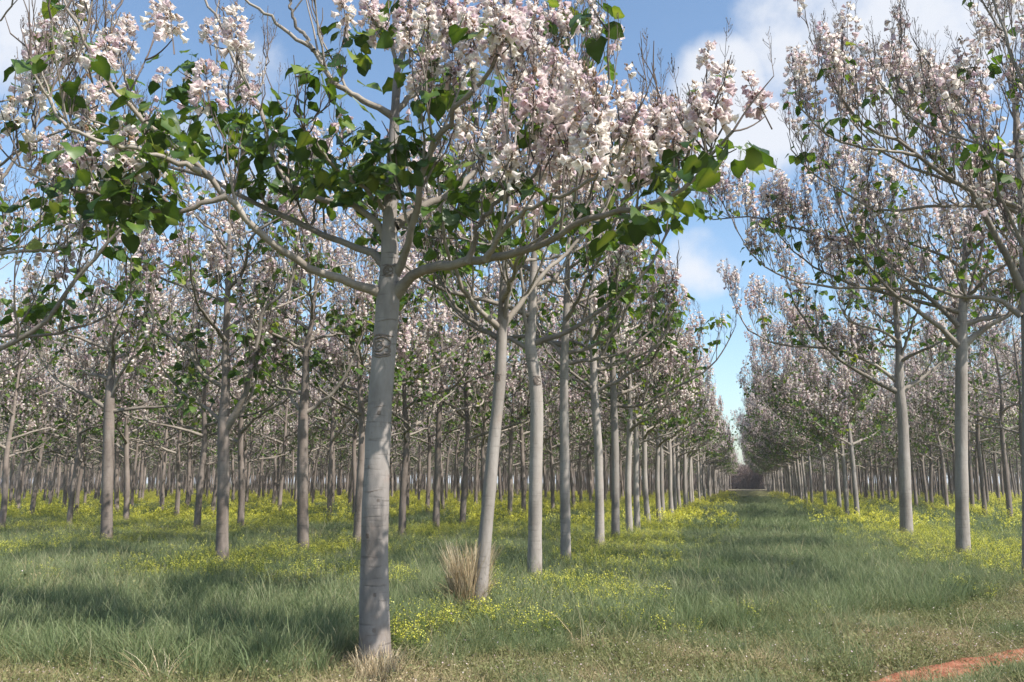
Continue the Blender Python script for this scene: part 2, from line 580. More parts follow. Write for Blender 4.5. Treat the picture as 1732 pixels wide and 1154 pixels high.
class Tree:
    """collects the pieces of one tree in local coordinates (root at the foot of the trunk)"""

    def __init__(self, r):
        self.r = r
        self.trunk = MB()
        self.limbs = []
        self.leaf = MB()
        self.bloom = MB()
        self.skel = []
        self.leafn = []
        self.pan = []

    def add_trunk(self, pts, radii, sides=14, n=28, flare=.20):
        P, Ln = spline(pts, n)
        t = np.linspace(0, 1, n)
        R = np.interp(t * Ln, np.concatenate([[0], np.cumsum(np.linalg.norm(np.diff(np.asarray(pts), axis=0), axis=1))]), radii)
        R = R * (1 + flare * np.exp(-P[:, 2] / .17)) * (1 + self.r.normal(0, .018, n))
        P[0, 2] -= .05
        tubes(self.trunk, P, R, sides, 0)
        self.tp, self.tr = P, R
        return P

    def trunk_at(self, z):
        i = np.argmin(abs(self.tp[:, 2] - z))
        return self.tp[i], self.tr[i]

    def add_limb(self, pts, r0, r1, n=18, k=8, grow=1.0, sub=True, pw=.8):
        P, Ln = spline(pts, n)
        P[2:-1] += self.r.normal(0, .012, (n - 3, 3))
        t = np.linspace(0, 1, n)
        R = r0 + (r1 - r0) * t ** pw
        R[:2] *= (1.25, 1.08)
        mb = MB()
        tubes(mb, P, R, k, 0)
        self.limbs.append(mb)
        i = len(self.limbs) - 1
        self.skel += [(P[j], i, R[j]) for j in range(2, n)]
        if sub:
            self.grow(i, P, R, Ln, grow)
        return i, P

    def branch(self, i, p0, d, ln, r0, r1, curl=.35, n=6, k=5, up=UP):
        s = np.linspace(0, 1, n)[:, None]
        P = p0 + d * ln * s + up * (curl * ln) * s ** 2
        P[1:-1] += self.r.normal(0, .02 * ln, (n - 2, 3))
        R = np.linspace(r0, r1, n)
        tubes(self.limbs[i], P, R, k, 0)
        self.skel += [(P[j], i, R[j]) for j in range(1, n)]
        return P

    # the habits of this crown
    blen, slen = .8, .72
    step, p_flower, p_stalk, p_leaf, nsub, ntw = .40, .42, .7, .5, 1.0, 3
    leaf_size, leaf_n, tw_len = .19, 4, .42

    def grow(self, i, P, R, Ln, g):
        r = self.r
        n = len(P)
        nb = max(2, int(Ln / self.step * self.nsub * g))
        side = 1
        for t in np.sort(.16 + .84 * r.random(nb)):
            j = min(n - 2, int(t * (n - 1)))
            d0 = nrm(P[j + 1] - P[j])
            lat = nrm(np.cross(d0, UP)) * side
            side = -side
            d = nrm(d0 * (.35 + .3 * r.random()) + lat * (.35 + .45 * r.random()) + UP * (.35 + .5 * r.random()))
            ln = (.55 + .9 * r.random()) * (1.1 - .45 * t) * self.blen
            B = self.branch(i, P[j], d, ln, min(R[j] * .6, .020), .006, .3 + .3 * r.random())
            self.twigs(i, B, ln)
        self.twigs(i, P[-6:], .8)

    def twigs(self, i, B, ln):
        r = self.r
        nt_ = r.integers(max(1, self.ntw - 1), self.ntw + 2)
        Ps, tips = [], []
        for q in range(nt_):
            t = 1.0 if q == 0 else .3 + .7 * r.random()
            x = t * (len(B) - 1)
            j = min(int(x), len(B) - 2)
            p0 = B[j] + (B[j + 1] - B[j]) * (x - j)
            d = nrm(np.array([r.normal(0, .38), r.normal(0, .38), 1.0]) + .35 * nrm(B[-1] - B[0]))
            l = self.tw_len * (.5 + .9 * r.random())
            s = np.linspace(0, 1, 4)[:, None]
            Q = p0 + d * l * s + UP * .12 * l * s ** 2 + np.vstack([np.zeros(3), r.normal(0, .022, (2, 3)), np.zeros(3)])
            Ps.append(Q)
            tips.append(Q[-1])
            self.skel.append((Q[2], i, .005))
        Ps = np.array(Ps)
        tubes(self.limbs[i], Ps, np.tile([.0095, .0075, .006, .004], (len(Ps), 1)), 4, 1)
        for q, tip in enumerate(tips):
            u = r.random()
            if u < self.p_flower:
                self.pan.append(tip)
            if r.random() < self.p_stalk:
                st = STALKS[r.integers(len(STALKS))]
                base = Ps[q][r.integers(1, 4)]
                stamp(self.limbs[i], st, base[None], rotz_tilt(1, .16), (.8 + .6 * r.random()) * self.slen, r.random(1), {0: 1, 1: 2})
                if r.random() < .5:
                    stamp(self.limbs[i], STALKS[r.integers(len(STALKS))], Ps[q][1][None], rotz_tilt(1, .25), (.6 + .6 * r.random()) * self.slen, r.random(1), {0: 1, 1: 2})
            if r.random() < self.p_leaf * self.leaf_height(tip[2]):
                self.leafn.append((Ps[q][r.integers(0, 3)], self.leaf_n))

    def leaf_height(self, z):
        return float(np.clip(1.25 - (z - 4.0) / 4.6, .22, 1.2))

    def finish(self, hero=False):
        r = self.r
        if self.leafn:
            pos, dr, nn = [], [], []
            for p, n in self.leafn:
                m = max(2, int(r.normal(n, n * .25)))
                a = r.random() * 6.28 + np.arange(m) * 2.4 + r.normal(0, .3, m)
                dn = -.25 - .75 * r.random(m)
                d = np.stack([np.cos(a), np.sin(a), dn], -1)
                spread = .10 + .10 * r.random((m, 1))
                pos.append(p + d * spread + r.normal(0, .05 if not hero else .07, (m, 3)))
                dr.append(d)
            pos, dr = np.concatenate(pos), np.concatenate(dr)
            m = len(pos)
            stamp(self.leaf, LEAF if hero else LEAF_S, pos, frames(dr, UP + r.normal(0, .35, (m, 3))),
                  self.leaf_size * (.55 + .75 * r.random(m)), np.clip(r.normal(.45, .28, m), 0, 1), None, hero, LEAF_TINT if hero else None, .055 if hero else .04)
        P = PAN_H if hero else PAN_M
        for p in self.pan:
            t = P[r.integers(len(P))]
            mm = rotz_tilt(1, .16)
            s = .85 + .4 * r.random()
            V = (t[0] @ mm[0].T) * s + p
            self.bloom.v.append(V)
            self.bloom.r.append(np.clip(t[2] + r.normal(0, .12), 0, 1))
            for fa, mi in t[1]:
                self.bloom.f.append(fa + self.bloom.n)
                self.bloom.m.append(np.full(len(fa), mi))
                self.bloom.sm.append(np.zeros(len(fa), bool))
            self.bloom.n += len(V)


TRUNK_M, LIMB_M, LEAF_M, BLOOM_M = ['bark'], ['limb_bark', 'twig', 'capsule'], ['leaf'], ['petal', 'calyx', 'twig']


def root(name, loc, label, group):
    o = bpy.data.objects.new(name, None)
    COL.objects.link(o)
    o.location = loc
    o.empty_display_size = .3
    o['label'] = label
    o['category'] = 'tree'
    if group:
        o['group'] = group
    return o


def place_parts(t, rt, bark='bark'):
    tr = obj('trunk', t.trunk.mesh('trunk', [bark]), rt)
    for mb in t.limbs:
        obj('limb', mb.mesh('limb', LIMB_M), rt)
    obj('foliage', t.leaf.mesh('foliage', LEAF_M if t.skel is None else ['young_leaf']), rt)
    obj('blossoms', t.bloom.mesh('blossoms', BLOOM_M), rt)
    return tr


def random_limbs(t, r, z0, z1, n, az=None, length=3.0, bias=0.0):
    """limbs that leave the trunk flat and sweep up into a vase"""
    a0 = r.random() * 6.28
    for q in range(n):
        f = q / max(1, n - 1)
        z = z0 + (z1 - z0) * f ** 1.1
        a = (a0 + q * 2.4 + r.normal(0, .25)) if az is None else az[q % len(az)] + r.normal(0, .15)
        p, rad = t.trunk_at(z)
        ln = length * (1 - .42 * f) * (.85 + .3 * r.random()) * (1 - bias * math.cos(a))
        h = np.array([math.cos(a), math.sin(a), 0])
        rise = .06 + .28 * r.random() + .35 * f
        pts = [p, p + h * ln * .22 + UP * ln * (.04 + .2 * rise), p + h * ln * .55 + UP * ln * (.07 + .55 * rise),
               p + h * ln * .83 + UP * ln * (.18 + .8 * rise), p + h * ln * 1.02 + UP * ln * (.36 + .9 * rise)]
        lat = np.array([-h[1], h[0], 0])
        for k_ in range(2, 5):
            pts[k_] = pts[k_] + lat * r.normal(0, .10 * ln)
        t.add_limb(pts, min(rad * .62, .062 * (1 - .4 * f)), .012)


def make_generic(seed, fork=3.1, top=9.2, lean=.1, bias=0.0, length=3.3):
    r = np.random.default_rng(seed)
    t = Tree(r)
    if bias > .4:
        t.nsub, t.ntw, t.p_stalk = 1.4, 4, .8
    t.p_flower, t.p_stalk, t.p_leaf = .60, .75, .52
    t.leaf_size, t.leaf_n = .14, 5
    lx, ly = r.normal(0, lean, 2)
    ht = top * .80
    pts = [(0, 0, 0), (lx * .3 + r.normal(0, .03), ly * .3, fork * .5), (lx, ly, fork), (lx * 1.2 + r.normal(0, .1), ly * 1.2 + r.normal(0, .1), fork + 1.6),
           (lx * 1.3 + r.normal(0, .2), ly * 1.3 + r.normal(0, .2), ht)]
    t.add_trunk(pts, [.108, .095, .087, .056, .014], 12, 24)
    random_limbs(t, r, fork, ht * .93, 11, None, length, bias)
    t.finish()
    return t


# ---- traced trees: trunk and limbs follow the photograph's, each limb at its own depth
XL1 = ground(635, 1130)[0]
XR1 = ground(1630, 953)[0]
XL2 = ground(375, 972)[0]
ROW = 6.5
DY = 2.74


def traced(base, trunk_px, trunk_w, limbs_px, seed, hero=False, extra=4, top=None, ext=True, **kw):
    """trunk_px: pixels up the trunk (its foot first), trunk_w widths there in photo pixels;
    limbs_px: (pixels, depth change at the tip, width at the start)"""
    r = np.random.default_rng(seed)
    t = Tree(r)
    for k_, v in kw.items():
        setattr(t, k_, v)
    d0 = base.dot(FH)
    pts = [np.zeros(3)]
    wd = [trunk_w[0] * d0 / F / 2]
    for (px, py), ww in zip(trunk_px[1:], trunk_w[1:]):
        pts.append(at(px, py, d0) - base)
        wd.append(ww * d0 / F / 2)
    pts[0] = np.array([0, 0, 0.0])
    if top and pts[-1][2] < top:
        pts.append(pts[-1] + np.array([r.normal(0, .2), r.normal(0, .2), top - pts[-1][2]]))
        wd.append(.014)
    t.add_trunk(pts, wd, 20 if hero else 14, 44 if hero else 30)
    for lp in limbs_px:
        px, dd, w0 = lp[:3]
        w1 = lp[3] if len(lp) > 3 else None
        dd0 = lp[4] if len(lp) > 4 else 0.0
        L_ = np.concatenate([[0], np.cumsum([math.hypot(px[j + 1][0] - px[j][0], px[j + 1][1] - px[j][1]) for j in range(len(px) - 1)])])
        L_ /= L_[-1]
        P = [at(x, y, d0 + dd0 + (dd - dd0) * u) - base for (x, y), u in zip(px, L_)]
        if ext and not hero:
            dlt = nrm(P[-1] - P[-2])
            P.append(P[-1] + dlt * .4 + UP * .2)
        r0 = w0 * d0 / F / 2
        r1 = .012 if w1 is None else w1 * d0 / F / 2
        t.add_limb(P, r0, r1, n=26 if hero else 18, k=10 if hero else 8, grow=.8 if hero else 1.0)
    return t, d0


def near_tree(base, t, label, group):
    rt = root('paulownia_tree', base, label, group)
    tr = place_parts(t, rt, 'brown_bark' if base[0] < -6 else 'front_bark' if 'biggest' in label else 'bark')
    return rt, tr


G_NEAR = 'paulownia trees standing nearest in the plantation'
taken = []

# ---------------- the big tree in front
hb = ground(635, 1130)
hb[2] = 0
HL = [
    # right, the long low limb and its forks
    ([(668, 500), (690, 474), (715, 458), (760, 449), (820, 441), (880, 425), (940, 401), (986, 376), (1045, 360), (1100, 346), (1149, 324), (1180, 296), (1205, 262), (1240, 222)], -2.0, 20, 4),
    ([(790, 445), (806, 395), (832, 352), (866, 325), (905, 298), (930, 250), (950, 205)], -.9, 10, 3, -.55),
    ([(820, 440), (846, 398), (876, 366), (927, 340), (972, 322), (1020, 285), (1060, 235)], -2.1, 10, 3, -.7),
    ([(1045, 360), (1075, 310), (1100, 262), (1130, 215)], -.6, 8, 3, -1.1),
    ([(1110, 344), (1150, 300), (1165, 250), (1180, 200)], -1.0, 7, 3, -1.2),
    # up the right side
    ([(668, 465), (682, 440), (694, 395), (706, 335), (717, 280), (738, 230), (763, 208), (769, 184), (797, 156), (828, 114), (850, 60), (870, 5), (880, -60)], -1.9, 15, 4),
    ([(668, 382), (709, 351), (754, 333), (785, 312), (806, 282), (822, 240), (850, 190), (890, 140), (930, 95)], 1.3, 17, 4),
    # left, the long limb
    ([(648, 497), (622, 488), (585, 476), (545, 462), (505, 443), (470, 418), (440, 392), (410, 360), (384, 332), (350, 296), (302, 254), (262, 222), (215, 180), (185, 140), (160, 100), (130, 50), (112, 15)], -1.7, 16.5, 4),
    ([(384, 332), (345, 344), (288, 357), (236, 353), (190, 334), (118, 322), (62, 302), (20, 270)], -1.2, 9, 3, -.9),
    ([(341, 291), (277, 267), (220, 252), (173, 239), (132, 225), (100, 198), (66, 139), (50, 95)], -1.9, 9, 3, -1.1),
    # left, behind
    ([(650, 450), (630, 426), (606, 416), (575, 408), (530, 391), (490, 372), (450, 353), (398, 329), (350, 300), (300, 285), (240, 262), (190, 218), (139, 194), (110, 160)], 1.4, 14, 3),
    ([(652, 404), (638, 378), (600, 350), (560, 343), (520, 330), (480, 300), (455, 240), (435, 175), (400, 112), (374, 42), (347, 0), (335, -50)], .9, 13, 4),
    ([(655, 360), (628, 330), (590, 300), (555, 270), (520, 225), (500, 190)], -.9, 9, 3),
    # the top
    ([(664, 196), (640, 183), (612, 170), (575, 148), (556, 128), (534, 90), (513, 73), (475, 45), (440, 15), (400, -10)], -.6, 13, 4),
    ([(668, 190), (690, 168), (720, 140), (740, 90), (770, 40), (800, -20)], .5, 12, 4),
    ([(670, 175), (676, 130), (664, 80), (640, 40), (615, 0), (600, -50)], .2, 10, 4),
    ([(530, 85), (508, 50), (492, 18), (488, -30)], -.3, 8, 3, -.35),
]
t, d0 = traced(hb, [(635, 1130), (633, 1020), (634, 900), (637, 800), (642, 690), (650, 590), (656, 510), (659, 440), (659, 380), (662, 300), (666, 230), (669, 180), (672, 120), (690, 60), (700, -40)],
               [51, 48, 45, 43, 42, 41, 41, 31, 26, 22, 19, 16, 11, 8, 5], HL, 5, True,
               step=.42, p_flower=.05, p_stalk=.5, p_leaf=.05, ntw=3, leaf_size=.145, leaf_n=6, blen=.62, tw_len=.40, slen=.6)
LEAF_SPOTS = """240,175 300,118 335,98 228,232 260,205 330,205 350,180 420,165 395,195 490,190 455,215 505,205 440,240 385,235 300,240 480,290 560,300 545,250 520,275 590,240
640,285 655,250 625,300 230,330 205,310 262,300 240,290 215,345 130,255 85,325 95,300 530,118 548,105 590,60 612,30 585,95 958,22 1000,8 940,35 985,20 760,118 690,75 845,300 850,280
815,300 975,355 1050,372 1110,285 1132,292 1160,312 1105,300 1232,235 1246,252 1150,255 870,190 820,140 715,120 700,235 735,260 880,140 575,160 610,215 470,175
900,60 915,20 830,30 700,30 660,30 285,165 355,230 415,210 535,200 1085,345 790,325 760,345 600,290 575,330 530,310 640,240 430,300 680,220 925,330 1055,365 505,255 350,150
270,190 310,150 215,205 250,235 285,215 320,235 365,205 205,250 410,190 440,190 465,240 500,240 530,255 560,265 545,290 505,300 470,320 575,300 610,260 640,270 660,280 650,310 205,335 225,310 250,325 190,320 240,350 270,330""".split()
BLOOM_SPOTS = """690,25 720,50 780,30 790,90 850,60 870,95 905,105 930,12 960,42 620,22 575,15 700,125 735,100 940,115 962,125 985,172 975,205 1000,195 960,235 1002,230 842,195 880,190 862,275
920,250 930,285 950,335 1010,292 1060,222 1080,242 1100,212 1090,275 1130,205 1162,192 1182,182 1150,232 1190,212 1277,172 1060,292 1215,195 50,95 105,72 205,82
270,30 282,45 360,42 390,25 402,50 150,162 172,155 130,285 80,268 20,205 45,142 200,272 225,268 175,100 440,150 590,210 655,45 680,60 740,20 760,55 810,55 830,90 800,120 820,15 880,40 890,75 850,120
770,100 920,90 720,20 900,15 945,150 985,150 1010,170 940,190 905,215 820,240 790,250 1030,250 1040,215 1110,240 970,280 1030,310 880,300 840,230 750,75 700,80 860,25
715,30 755,35 800,35 825,45 860,85 900,60 865,50 920,50 1000,215 985,190 950,250 990,270 1120,215 1170,205 1095,235""".split()
SK = np.array([s[0] for s in t.skel])
SPX = project(SK + hb)
SI = [s[1] for s in t.skel]
r = t.r


def hang(px, py, jit):
    d = np.hypot(SPX[:, 0] - px, (SPX[:, 1] - py) * .8) + np.where(SPX[:, 1] < py + 8, 60, 0) + r.random(len(SPX)) * 14
    j = int(np.argmin(d))
    z = (SK[j] + hb).dot(FH)
    P1 = at(px, py, z + r.normal(0, jit)) - hb
    P0 = SK[j]
    ln = np.linalg.norm(P1 - P0)
    s = np.linspace(0, 1, 6)[:, None]
    b = P0 + (P1 - P0) * s - UP * (.14 * ln) * (s * (1 - s)) * 2
    tubes(t.limbs[SI[j]], b, np.linspace(.009, .0045, 6), 5, 1)
    return P1


for s in LEAF_SPOTS:
    x, y = map(float, s.split(','))
    p = hang(x, y, .22)
    t.leafn.append((p, 8))
for q, s in enumerate(BLOOM_SPOTS):
    x, y = map(float, s.split(','))
    for e in range(1):
        p = hang(x + r.normal(0, 9), y + 22 + r.normal(0, 8), .25)
        t.pan.append(p)
t.finish(True)
t.skel = None
hero, htr = near_tree(hb, t, 'biggest paulownia tree with swirled bark scar on its thick pale trunk', G_NEAR)
taken.append(hb)


def bark_scar(tree, parent, z0, sc=1.0, off=0.0, name='bark_scar'):
    """healed branch wound: ridges curling on the bark"""
    p, rad = tree.trunk_at(z0)
    mb = MB()

    def on(u, v, lift=.0):
        a = (u * sc + off) / rad
        v = v * sc
        c, _ = tree.trunk_at(z0 + v)
        n_ = math.cos(a) * (-FH) + math.sin(a) * RT
        i = np.interp(z0 + v, tree.tp[:, 2], np.arange(len(tree.tp)))
        c = np.array([np.interp(i, np.arange(len(tree.tp)), tree.tp[:, q]) for q in range(3)])
        rr = np.interp(i, np.arange(len(tree.tp)), tree.tr)
        return c + n_ * (rr + lift)

    def ridge(uv, r_, lift=.0):
        P = np.array([on(u, v, lift) for u, v in uv])
        P, _ = spline(P, 26)
        R = r_ * (.6 + .5 * np.sin(np.linspace(.3, 2.9, 26))) * (1 + rng.normal(0, .06, 26))
        tubes(mb, P, R * sc * 1.15, 7, 0)
    th = np.linspace(0, 2 * PI, 13)
    ridge([(-.012 + .082 * math.cos(a), .078 * math.sin(a)) for a in np.linspace(.5, 5.9, 13)], .010)
    ridge([(-.035 + .045 * math.cos(a), .045 * math.sin(a)) for a in np.linspace(.9, 6.6, 11)], .010)
    ridge([(-.03 + .02 * math.cos(a), -.008 + .02 * math.sin(a)) for a in np.linspace(0, 5.4, 9)], .008)
    ridge([(.03 + .036 * math.cos(a), .028 + .034 * math.sin(a)) for a in np.linspace(2.2, 6.9, 9)], .009)
    ridge([(.035 + .03 * math.cos(a), -.038 + .03 * math.sin(a)) for a in np.linspace(1.7, -2.4, 9)], .009)
    ridge([(-.11, .085), (-.05, .098), (.02, .09), (.09, .084)], .008)
    ridge([(-.10, -.075), (-.04, -.092), (.03, -.088), (.08, -.075)], .008)
    o = obj(name, mb.mesh(name, ['scar']), parent)
    return o


M['scar'] = bark_mat('scar_bark', (.11, .085, .07), (.19, .155, .135), (.27, .23, .205), .5)
zs = (at(650, 588, d0) - hb)[2]
bark_scar(t, htr, zs, 1.15)
for (sx_, sy_, sc_, of_) in ((660, 462, .62, .01), (659, 338, .42, .0), (628, 905, .20, -.05), (640, 1003, .16, .03), (648, 700, .2, .02),
                             (632, 1062, .18, .02), (622, 790, .15, -.06), (650, 846, .14, .05)):
    bark_scar(t, htr, (at(sx_, sy_, d0) - hb)[2], sc_, of_)
mbk = MB()
for zz, am, rr_ in ((at(655, 545, d0)[2], .7, .005), (at(645, 690, d0)[2], .5, .004), (at(637, 830, d0)[2], .6, .004), (at(659, 455, d0)[2], .6, .007)):
    c, rd = t.trunk_at(zz)
    a0 = rng.normal(0, .4)
    a = np.linspace(a0 - am * 1.6, a0 + am * 1.6, 20)
    P = np.array([c + (math.cos(q) * -FH + math.sin(q) * RT) * (rd * 1.0) + UP * (.012 * math.sin(q * 2.3)) + UP * (zz - c[2]) for q in a])
    mbk = MB()
    tubes(mbk, P, rr_ * np.sin(np.linspace(.2, 2.94, 20)), 6, 0)
    obj('bark_ring', mbk.mesh('bark_ring', ['scar']), htr)


def row_tree(px, X, trunk_px, trunk_w, limbs, seed, label, top=9.4, n_extra=6, z_extra=None, knot=None, **kw):
    bias = .35 if X > 0 else (.25 if X > -5 else 0)
    b = row_pt(px, X)
    kw = dict(dict(p_flower=.46 if X < -6 else (.30 if X < 0 else .60), p_stalk=.6 if X < 0 else .8, nsub=1.0 if X < 0 else 1.28, ntw=3 if X < 0 else 4, p_leaf=.55 if X < 0 else .38, leaf_size=.165, leaf_n=5), **kw)
    t, d = traced(b, [(px, 0)] + trunk_px, trunk_w, limbs, seed, False, top=top * .8, **kw)
    zf = z_extra or min(at(*trunk_px[-1], d)[2] + .4, top * (.48 if X < 0 else .58))
    random_limbs(t, t.r, zf, top * .77, n_extra + (3 if X < -5 else 1 if X < 0 else 0), None, 2.8, bias)
    t.finish()
    rt_, tr_ = near_tree(b, t, label, G_NEAR)
    if knot:
        bark_scar(t, tr_, (at(*knot[:2], d) - b)[2], knot[2], knot[3], 'branch_knot')
    taken.append(b)
    return b


# ---------------- row left of the aisle
row_tree(808, XL1, [(817, 950), (826, 850), (835, 750), (845, 650), (849, 555), (852, 470), (858, 390)], [25, 23, 22, 21, 20, 18, 12, 9],
         [([(845, 555), (820, 533), (790, 500), (772, 460), (758, 425), (750, 380)], -.9, 11),
          ([(842, 572), (800, 545), (768, 517), (748, 478), (720, 440)], .7, 9),
          ([(852, 550), (890, 500), (925, 458), (960, 425), (1000, 385), (1030, 340)], .6, 11),
          ([(851, 545), (868, 470), (880, 420), (888, 350), (890, 290)], -.8, 9)], 21,
         'leaning pale paulownia trunk behind the dry grass tuft', 8.8, knot=(846, 640, .5, -.03))
row_tree(904, XL1, [(905, 880), (907, 760), (908, 690), (905, 640), (897, 585), (900, 520), (903, 440), (905, 380)], [25, 23, 22, 22, 22, 21, 15, 12, 10],
         [([(902, 582), (940, 566), (980, 550), (1020, 522), (1060, 490), (1092, 458), (1120, 410), (1140, 370)], -.9, 10),
          ([(892, 590), (860, 572), (825, 565), (790, 545), (755, 505), (735, 460)], .5, 8),
          ([(894, 575), (885, 510), (880, 460), (873, 420), (868, 350)], -.5, 8),
          ([(900, 530), (930, 480), (960, 440), (975, 380)], .9, 8)], 22,
         'straight grey paulownia with dark branch knot, third tree in row left of aisle', 9.6, knot=(912, 645, .8, .05))
row_tree(957, XL1, [(956, 850), (955, 750), (954, 680), (955, 605), (959, 500), (962, 420)], [18, 17, 16, 15, 15, 11, 8],
         [([(960, 614), (1010, 608), (1050, 595), (1082, 576), (1120, 540)], .3, 7),
          ([(958, 598), (1000, 586), (1040, 560), (1062, 520), (1085, 470)], -.8, 7),
          ([(952, 600), (925, 572), (905, 540), (890, 500)], .6, 7)], 23,
         'smooth grey paulownia, fourth tree in row left of grassy aisle', 9.4, 7)
row_tree(1014, XL1, [(1014, 850), (1012, 760), (1008, 700), (1005, 655), (1003, 580), (1000, 500)], [17, 15, 14, 14, 14, 10, 7],
         [([(1003, 658), (970, 632), (945, 615), (915, 580)], -.6, 7),
          ([(1008, 662), (1050, 642), (1088, 610), (1120, 570)], -.7, 7),
          ([(1004, 640), (1020, 600), (1040, 550), (1055, 500)], .8, 7)], 24,
         'slightly curved paulownia, fifth tree in row left of grassy aisle', 9.3, 7)
row_tree(1041, XL1, [(1041, 830), (1040, 750), (1038, 675), (1036, 600), (1036, 540)], [15, 13, 13, 12, 9, 6],
         [([(1042, 686), (1080, 686), (1130, 662), (1190, 630), (1225, 590)], -.8, 6),
          ([(1040, 670), (1090, 646), (1125, 612), (1150, 570)], .6, 6),
          ([(1036, 670), (1005, 650), (980, 610)], .3, 6)], 25,
         'paulownia with low limb reaching over aisle, sixth tree in left row', 9.3, 7)
ORD = ['seventh', 'eighth', 'ninth', 'tenth', 'eleventh', 'twelfth', 'thirteenth', 'fourteenth', 'fifteenth']
# ---------------- row right of the aisle
row_tree(1742, XR1, [(1741, 850), (1740, 700), (1738, 560), (1735, 470), (1726, 300), (1718, 180), (1711, 97)], [23, 21, 20, 19.5, 18, 12, 10, 8],
         [([(1728, 490), (1702, 430), (1673, 381), (1648, 329), (1600, 298), (1551, 263), (1531, 239), (1496, 232), (1454, 204), (1416, 156)], -1.0, 13),
          ([(1551, 263), (1510, 256), (1479, 253), (1427, 243), (1382, 214)], -1.2, 6, None, -.7),
          ([(1727, 535), (1687, 508), (1617, 501), (1579, 487), (1530, 470), (1490, 430)], .7, 10),
          ([(1722, 360), (1690, 345), (1641, 347), (1558, 350), (1513, 357), (1465, 347), (1409, 315), (1370, 290)], .6, 8),
          ([(1718, 240), (1711, 100), (1687, 45), (1660, 0)], -.5, 8)], 31,
         'paulownia cut by the photo edge, long limbs reaching over the aisle', 9.6, 5, 5.6, p_flower=.55)
row_tree(1630, XR1, [(1627, 850), (1626, 750), (1626, 660), (1627, 585), (1628, 520), (1632, 440), (1635, 380)], [23, 21, 20, 19.5, 19, 13, 10, 8],
         [([(1622, 585), (1580, 547), (1540, 516), (1505, 490), (1470, 450), (1440, 400), (1420, 350)], -.7, 10),
          ([(1622, 552), (1590, 520), (1560, 495), (1525, 460), (1480, 425), (1410, 405), (1340, 385), (1270, 367), (1212, 372)], .9, 9),
          ([(1560, 495), (1492, 487), (1420, 486), (1354, 478), (1300, 455), (1265, 420)], .2, 7, None, .3),
          ([(1632, 582), (1669, 553), (1714, 528), (1760, 490)], -.5, 12),
          ([(1630, 556), (1652, 541), (1687, 533), (1730, 525)], .9, 7),
          ([(1628, 540), (1645, 480), (1660, 420), (1665, 350)], -.3, 8)], 32,
         'pale paulownia rising from yellow flowers, second tree in row right of aisle', 8.8, 6)
row_tree(1534, XR1, [(1531, 830), (1529, 760), (1526, 700), (1521, 655), (1521, 600), (1516, 540), (1510, 460)], [21, 19, 18, 17, 17, 12, 9, 7],
         [([(1516, 662), (1470, 640), (1430, 615), (1400, 590), (1370, 555), (1345, 515), (1330, 470)], -.8, 9),
          ([(1517, 645), (1490, 625), (1450, 603), (1409, 590), (1326, 584), (1270, 560), (1245, 520)], .9, 7),
          ([(1526, 662), (1570, 631), (1600, 605), (1622, 575)], .3, 9),
          ([(1521, 610), (1540, 560), (1560, 500)], -.6, 7)], 33,
         'paulownia standing in yellow flowers, third tree in row right of aisle', 8.9, 7)
row_tree(1868, XR1, [(1866, 850), (1864, 640), (1860, 500), (1850, 300)], [31, 28, 26, 18, 11],
         [([(1860, 560), (1800, 500), (1750, 440), (1715, 380), (1690, 320)], -.6, 12),
          ([(1855, 400), (1800, 300), (1745, 180), (1700, 60), (1670, -20)], -.3, 10),
          ([(1858, 480), (1900, 400), (1950, 330)], .3, 10)], 34,
         'paulownia standing outside the right photo edge, leafy tips in top corner', 8.6, 4)
# ---------------- second row on the left
row_tree(-88, XL2, [(-90, 850), (-92, 750), (-95, 665), (-92, 560), (-88, 450)], [30, 28, 27, 25, 15, 10],
         [([(-94, 680), (-50, 625), (0, 592), (50, 565), (92, 528), (125, 475), (160, 440), (205, 385), (240, 345)], -.5, 12),
          ([(-92, 640), (-40, 585), (0, 570), (60, 568), (110, 561), (150, 548), (200, 520)], .5, 8),
          ([(-92, 520), (-40, 450), (0, 428), (60, 425), (108, 416), (142, 385), (180, 330)], -.4, 9),
          ([(-90, 450), (-40, 360), (0, 300), (40, 250), (70, 180)], .4, 9)], 41,
         'paulownia standing just outside the photo, limbs reaching in over the grass', 9.8, 5, p_flower=.45, p_leaf=.6)
row_tree(375, XL2, [(376, 900), (378, 800), (378, 722), (382, 650), (382, 580), (385, 500), (388, 420)], [24, 20, 19, 19, 14, 12, 10, 8],
         [([(382, 724), (404, 690), (420, 650), (430, 600), (440, 550), (446, 520), (470, 505), (492, 478), (500, 430)], -.4, 12),
          ([(384, 718), (415, 688), (432, 645), (445, 600)], .4, 8),
          ([(380, 655), (345, 636), (330, 610), (320, 590), (290, 570), (265, 545), (250, 515)], -.3, 8),
          ([(376, 715), (350, 690), (310, 665), (280, 630)], .6, 7)], 42,
         'forked paulownia at front of second row left, thick right limb', 9.4, 6, p_leaf=.55)
row_tree(513, XL2, [(512, 850), (512, 770), (513, 705), (517, 640), (518, 590), (528, 540)], [20, 18, 18, 17, 13, 10, 8],
         [([(516, 700), (550, 676), (572, 654), (592, 618), (610, 570)], -.3, 8),
          ([(516, 668), (470, 655), (448, 640), (420, 600)], .3, 6),
          ([(512, 700), (490, 670), (470, 630)], .8, 7)], 43,
         'grey paulownia beside yellow flowers, second visible trunk of second row left', 9.4, 8, p_leaf=.55)
XL3 = XL2 - ROW
row_tree(180, XL3, [(181, 850), (183, 770), (185, 690), (189, 620), (192, 560)], [19, 18, 18, 17, 12, 9],
         [([(182, 692), (150, 672), (110, 650), (85, 630), (60, 590)], -.4, 8),
          ([(188, 696), (240, 690), (310, 683), (350, 650)], .4, 7),
          ([(186, 680), (200, 640), (225, 600), (240, 550)], -.6, 7)], 44,
         'dark sturdy paulownia at front of third row left', 9.4, 8, p_leaf=.55)

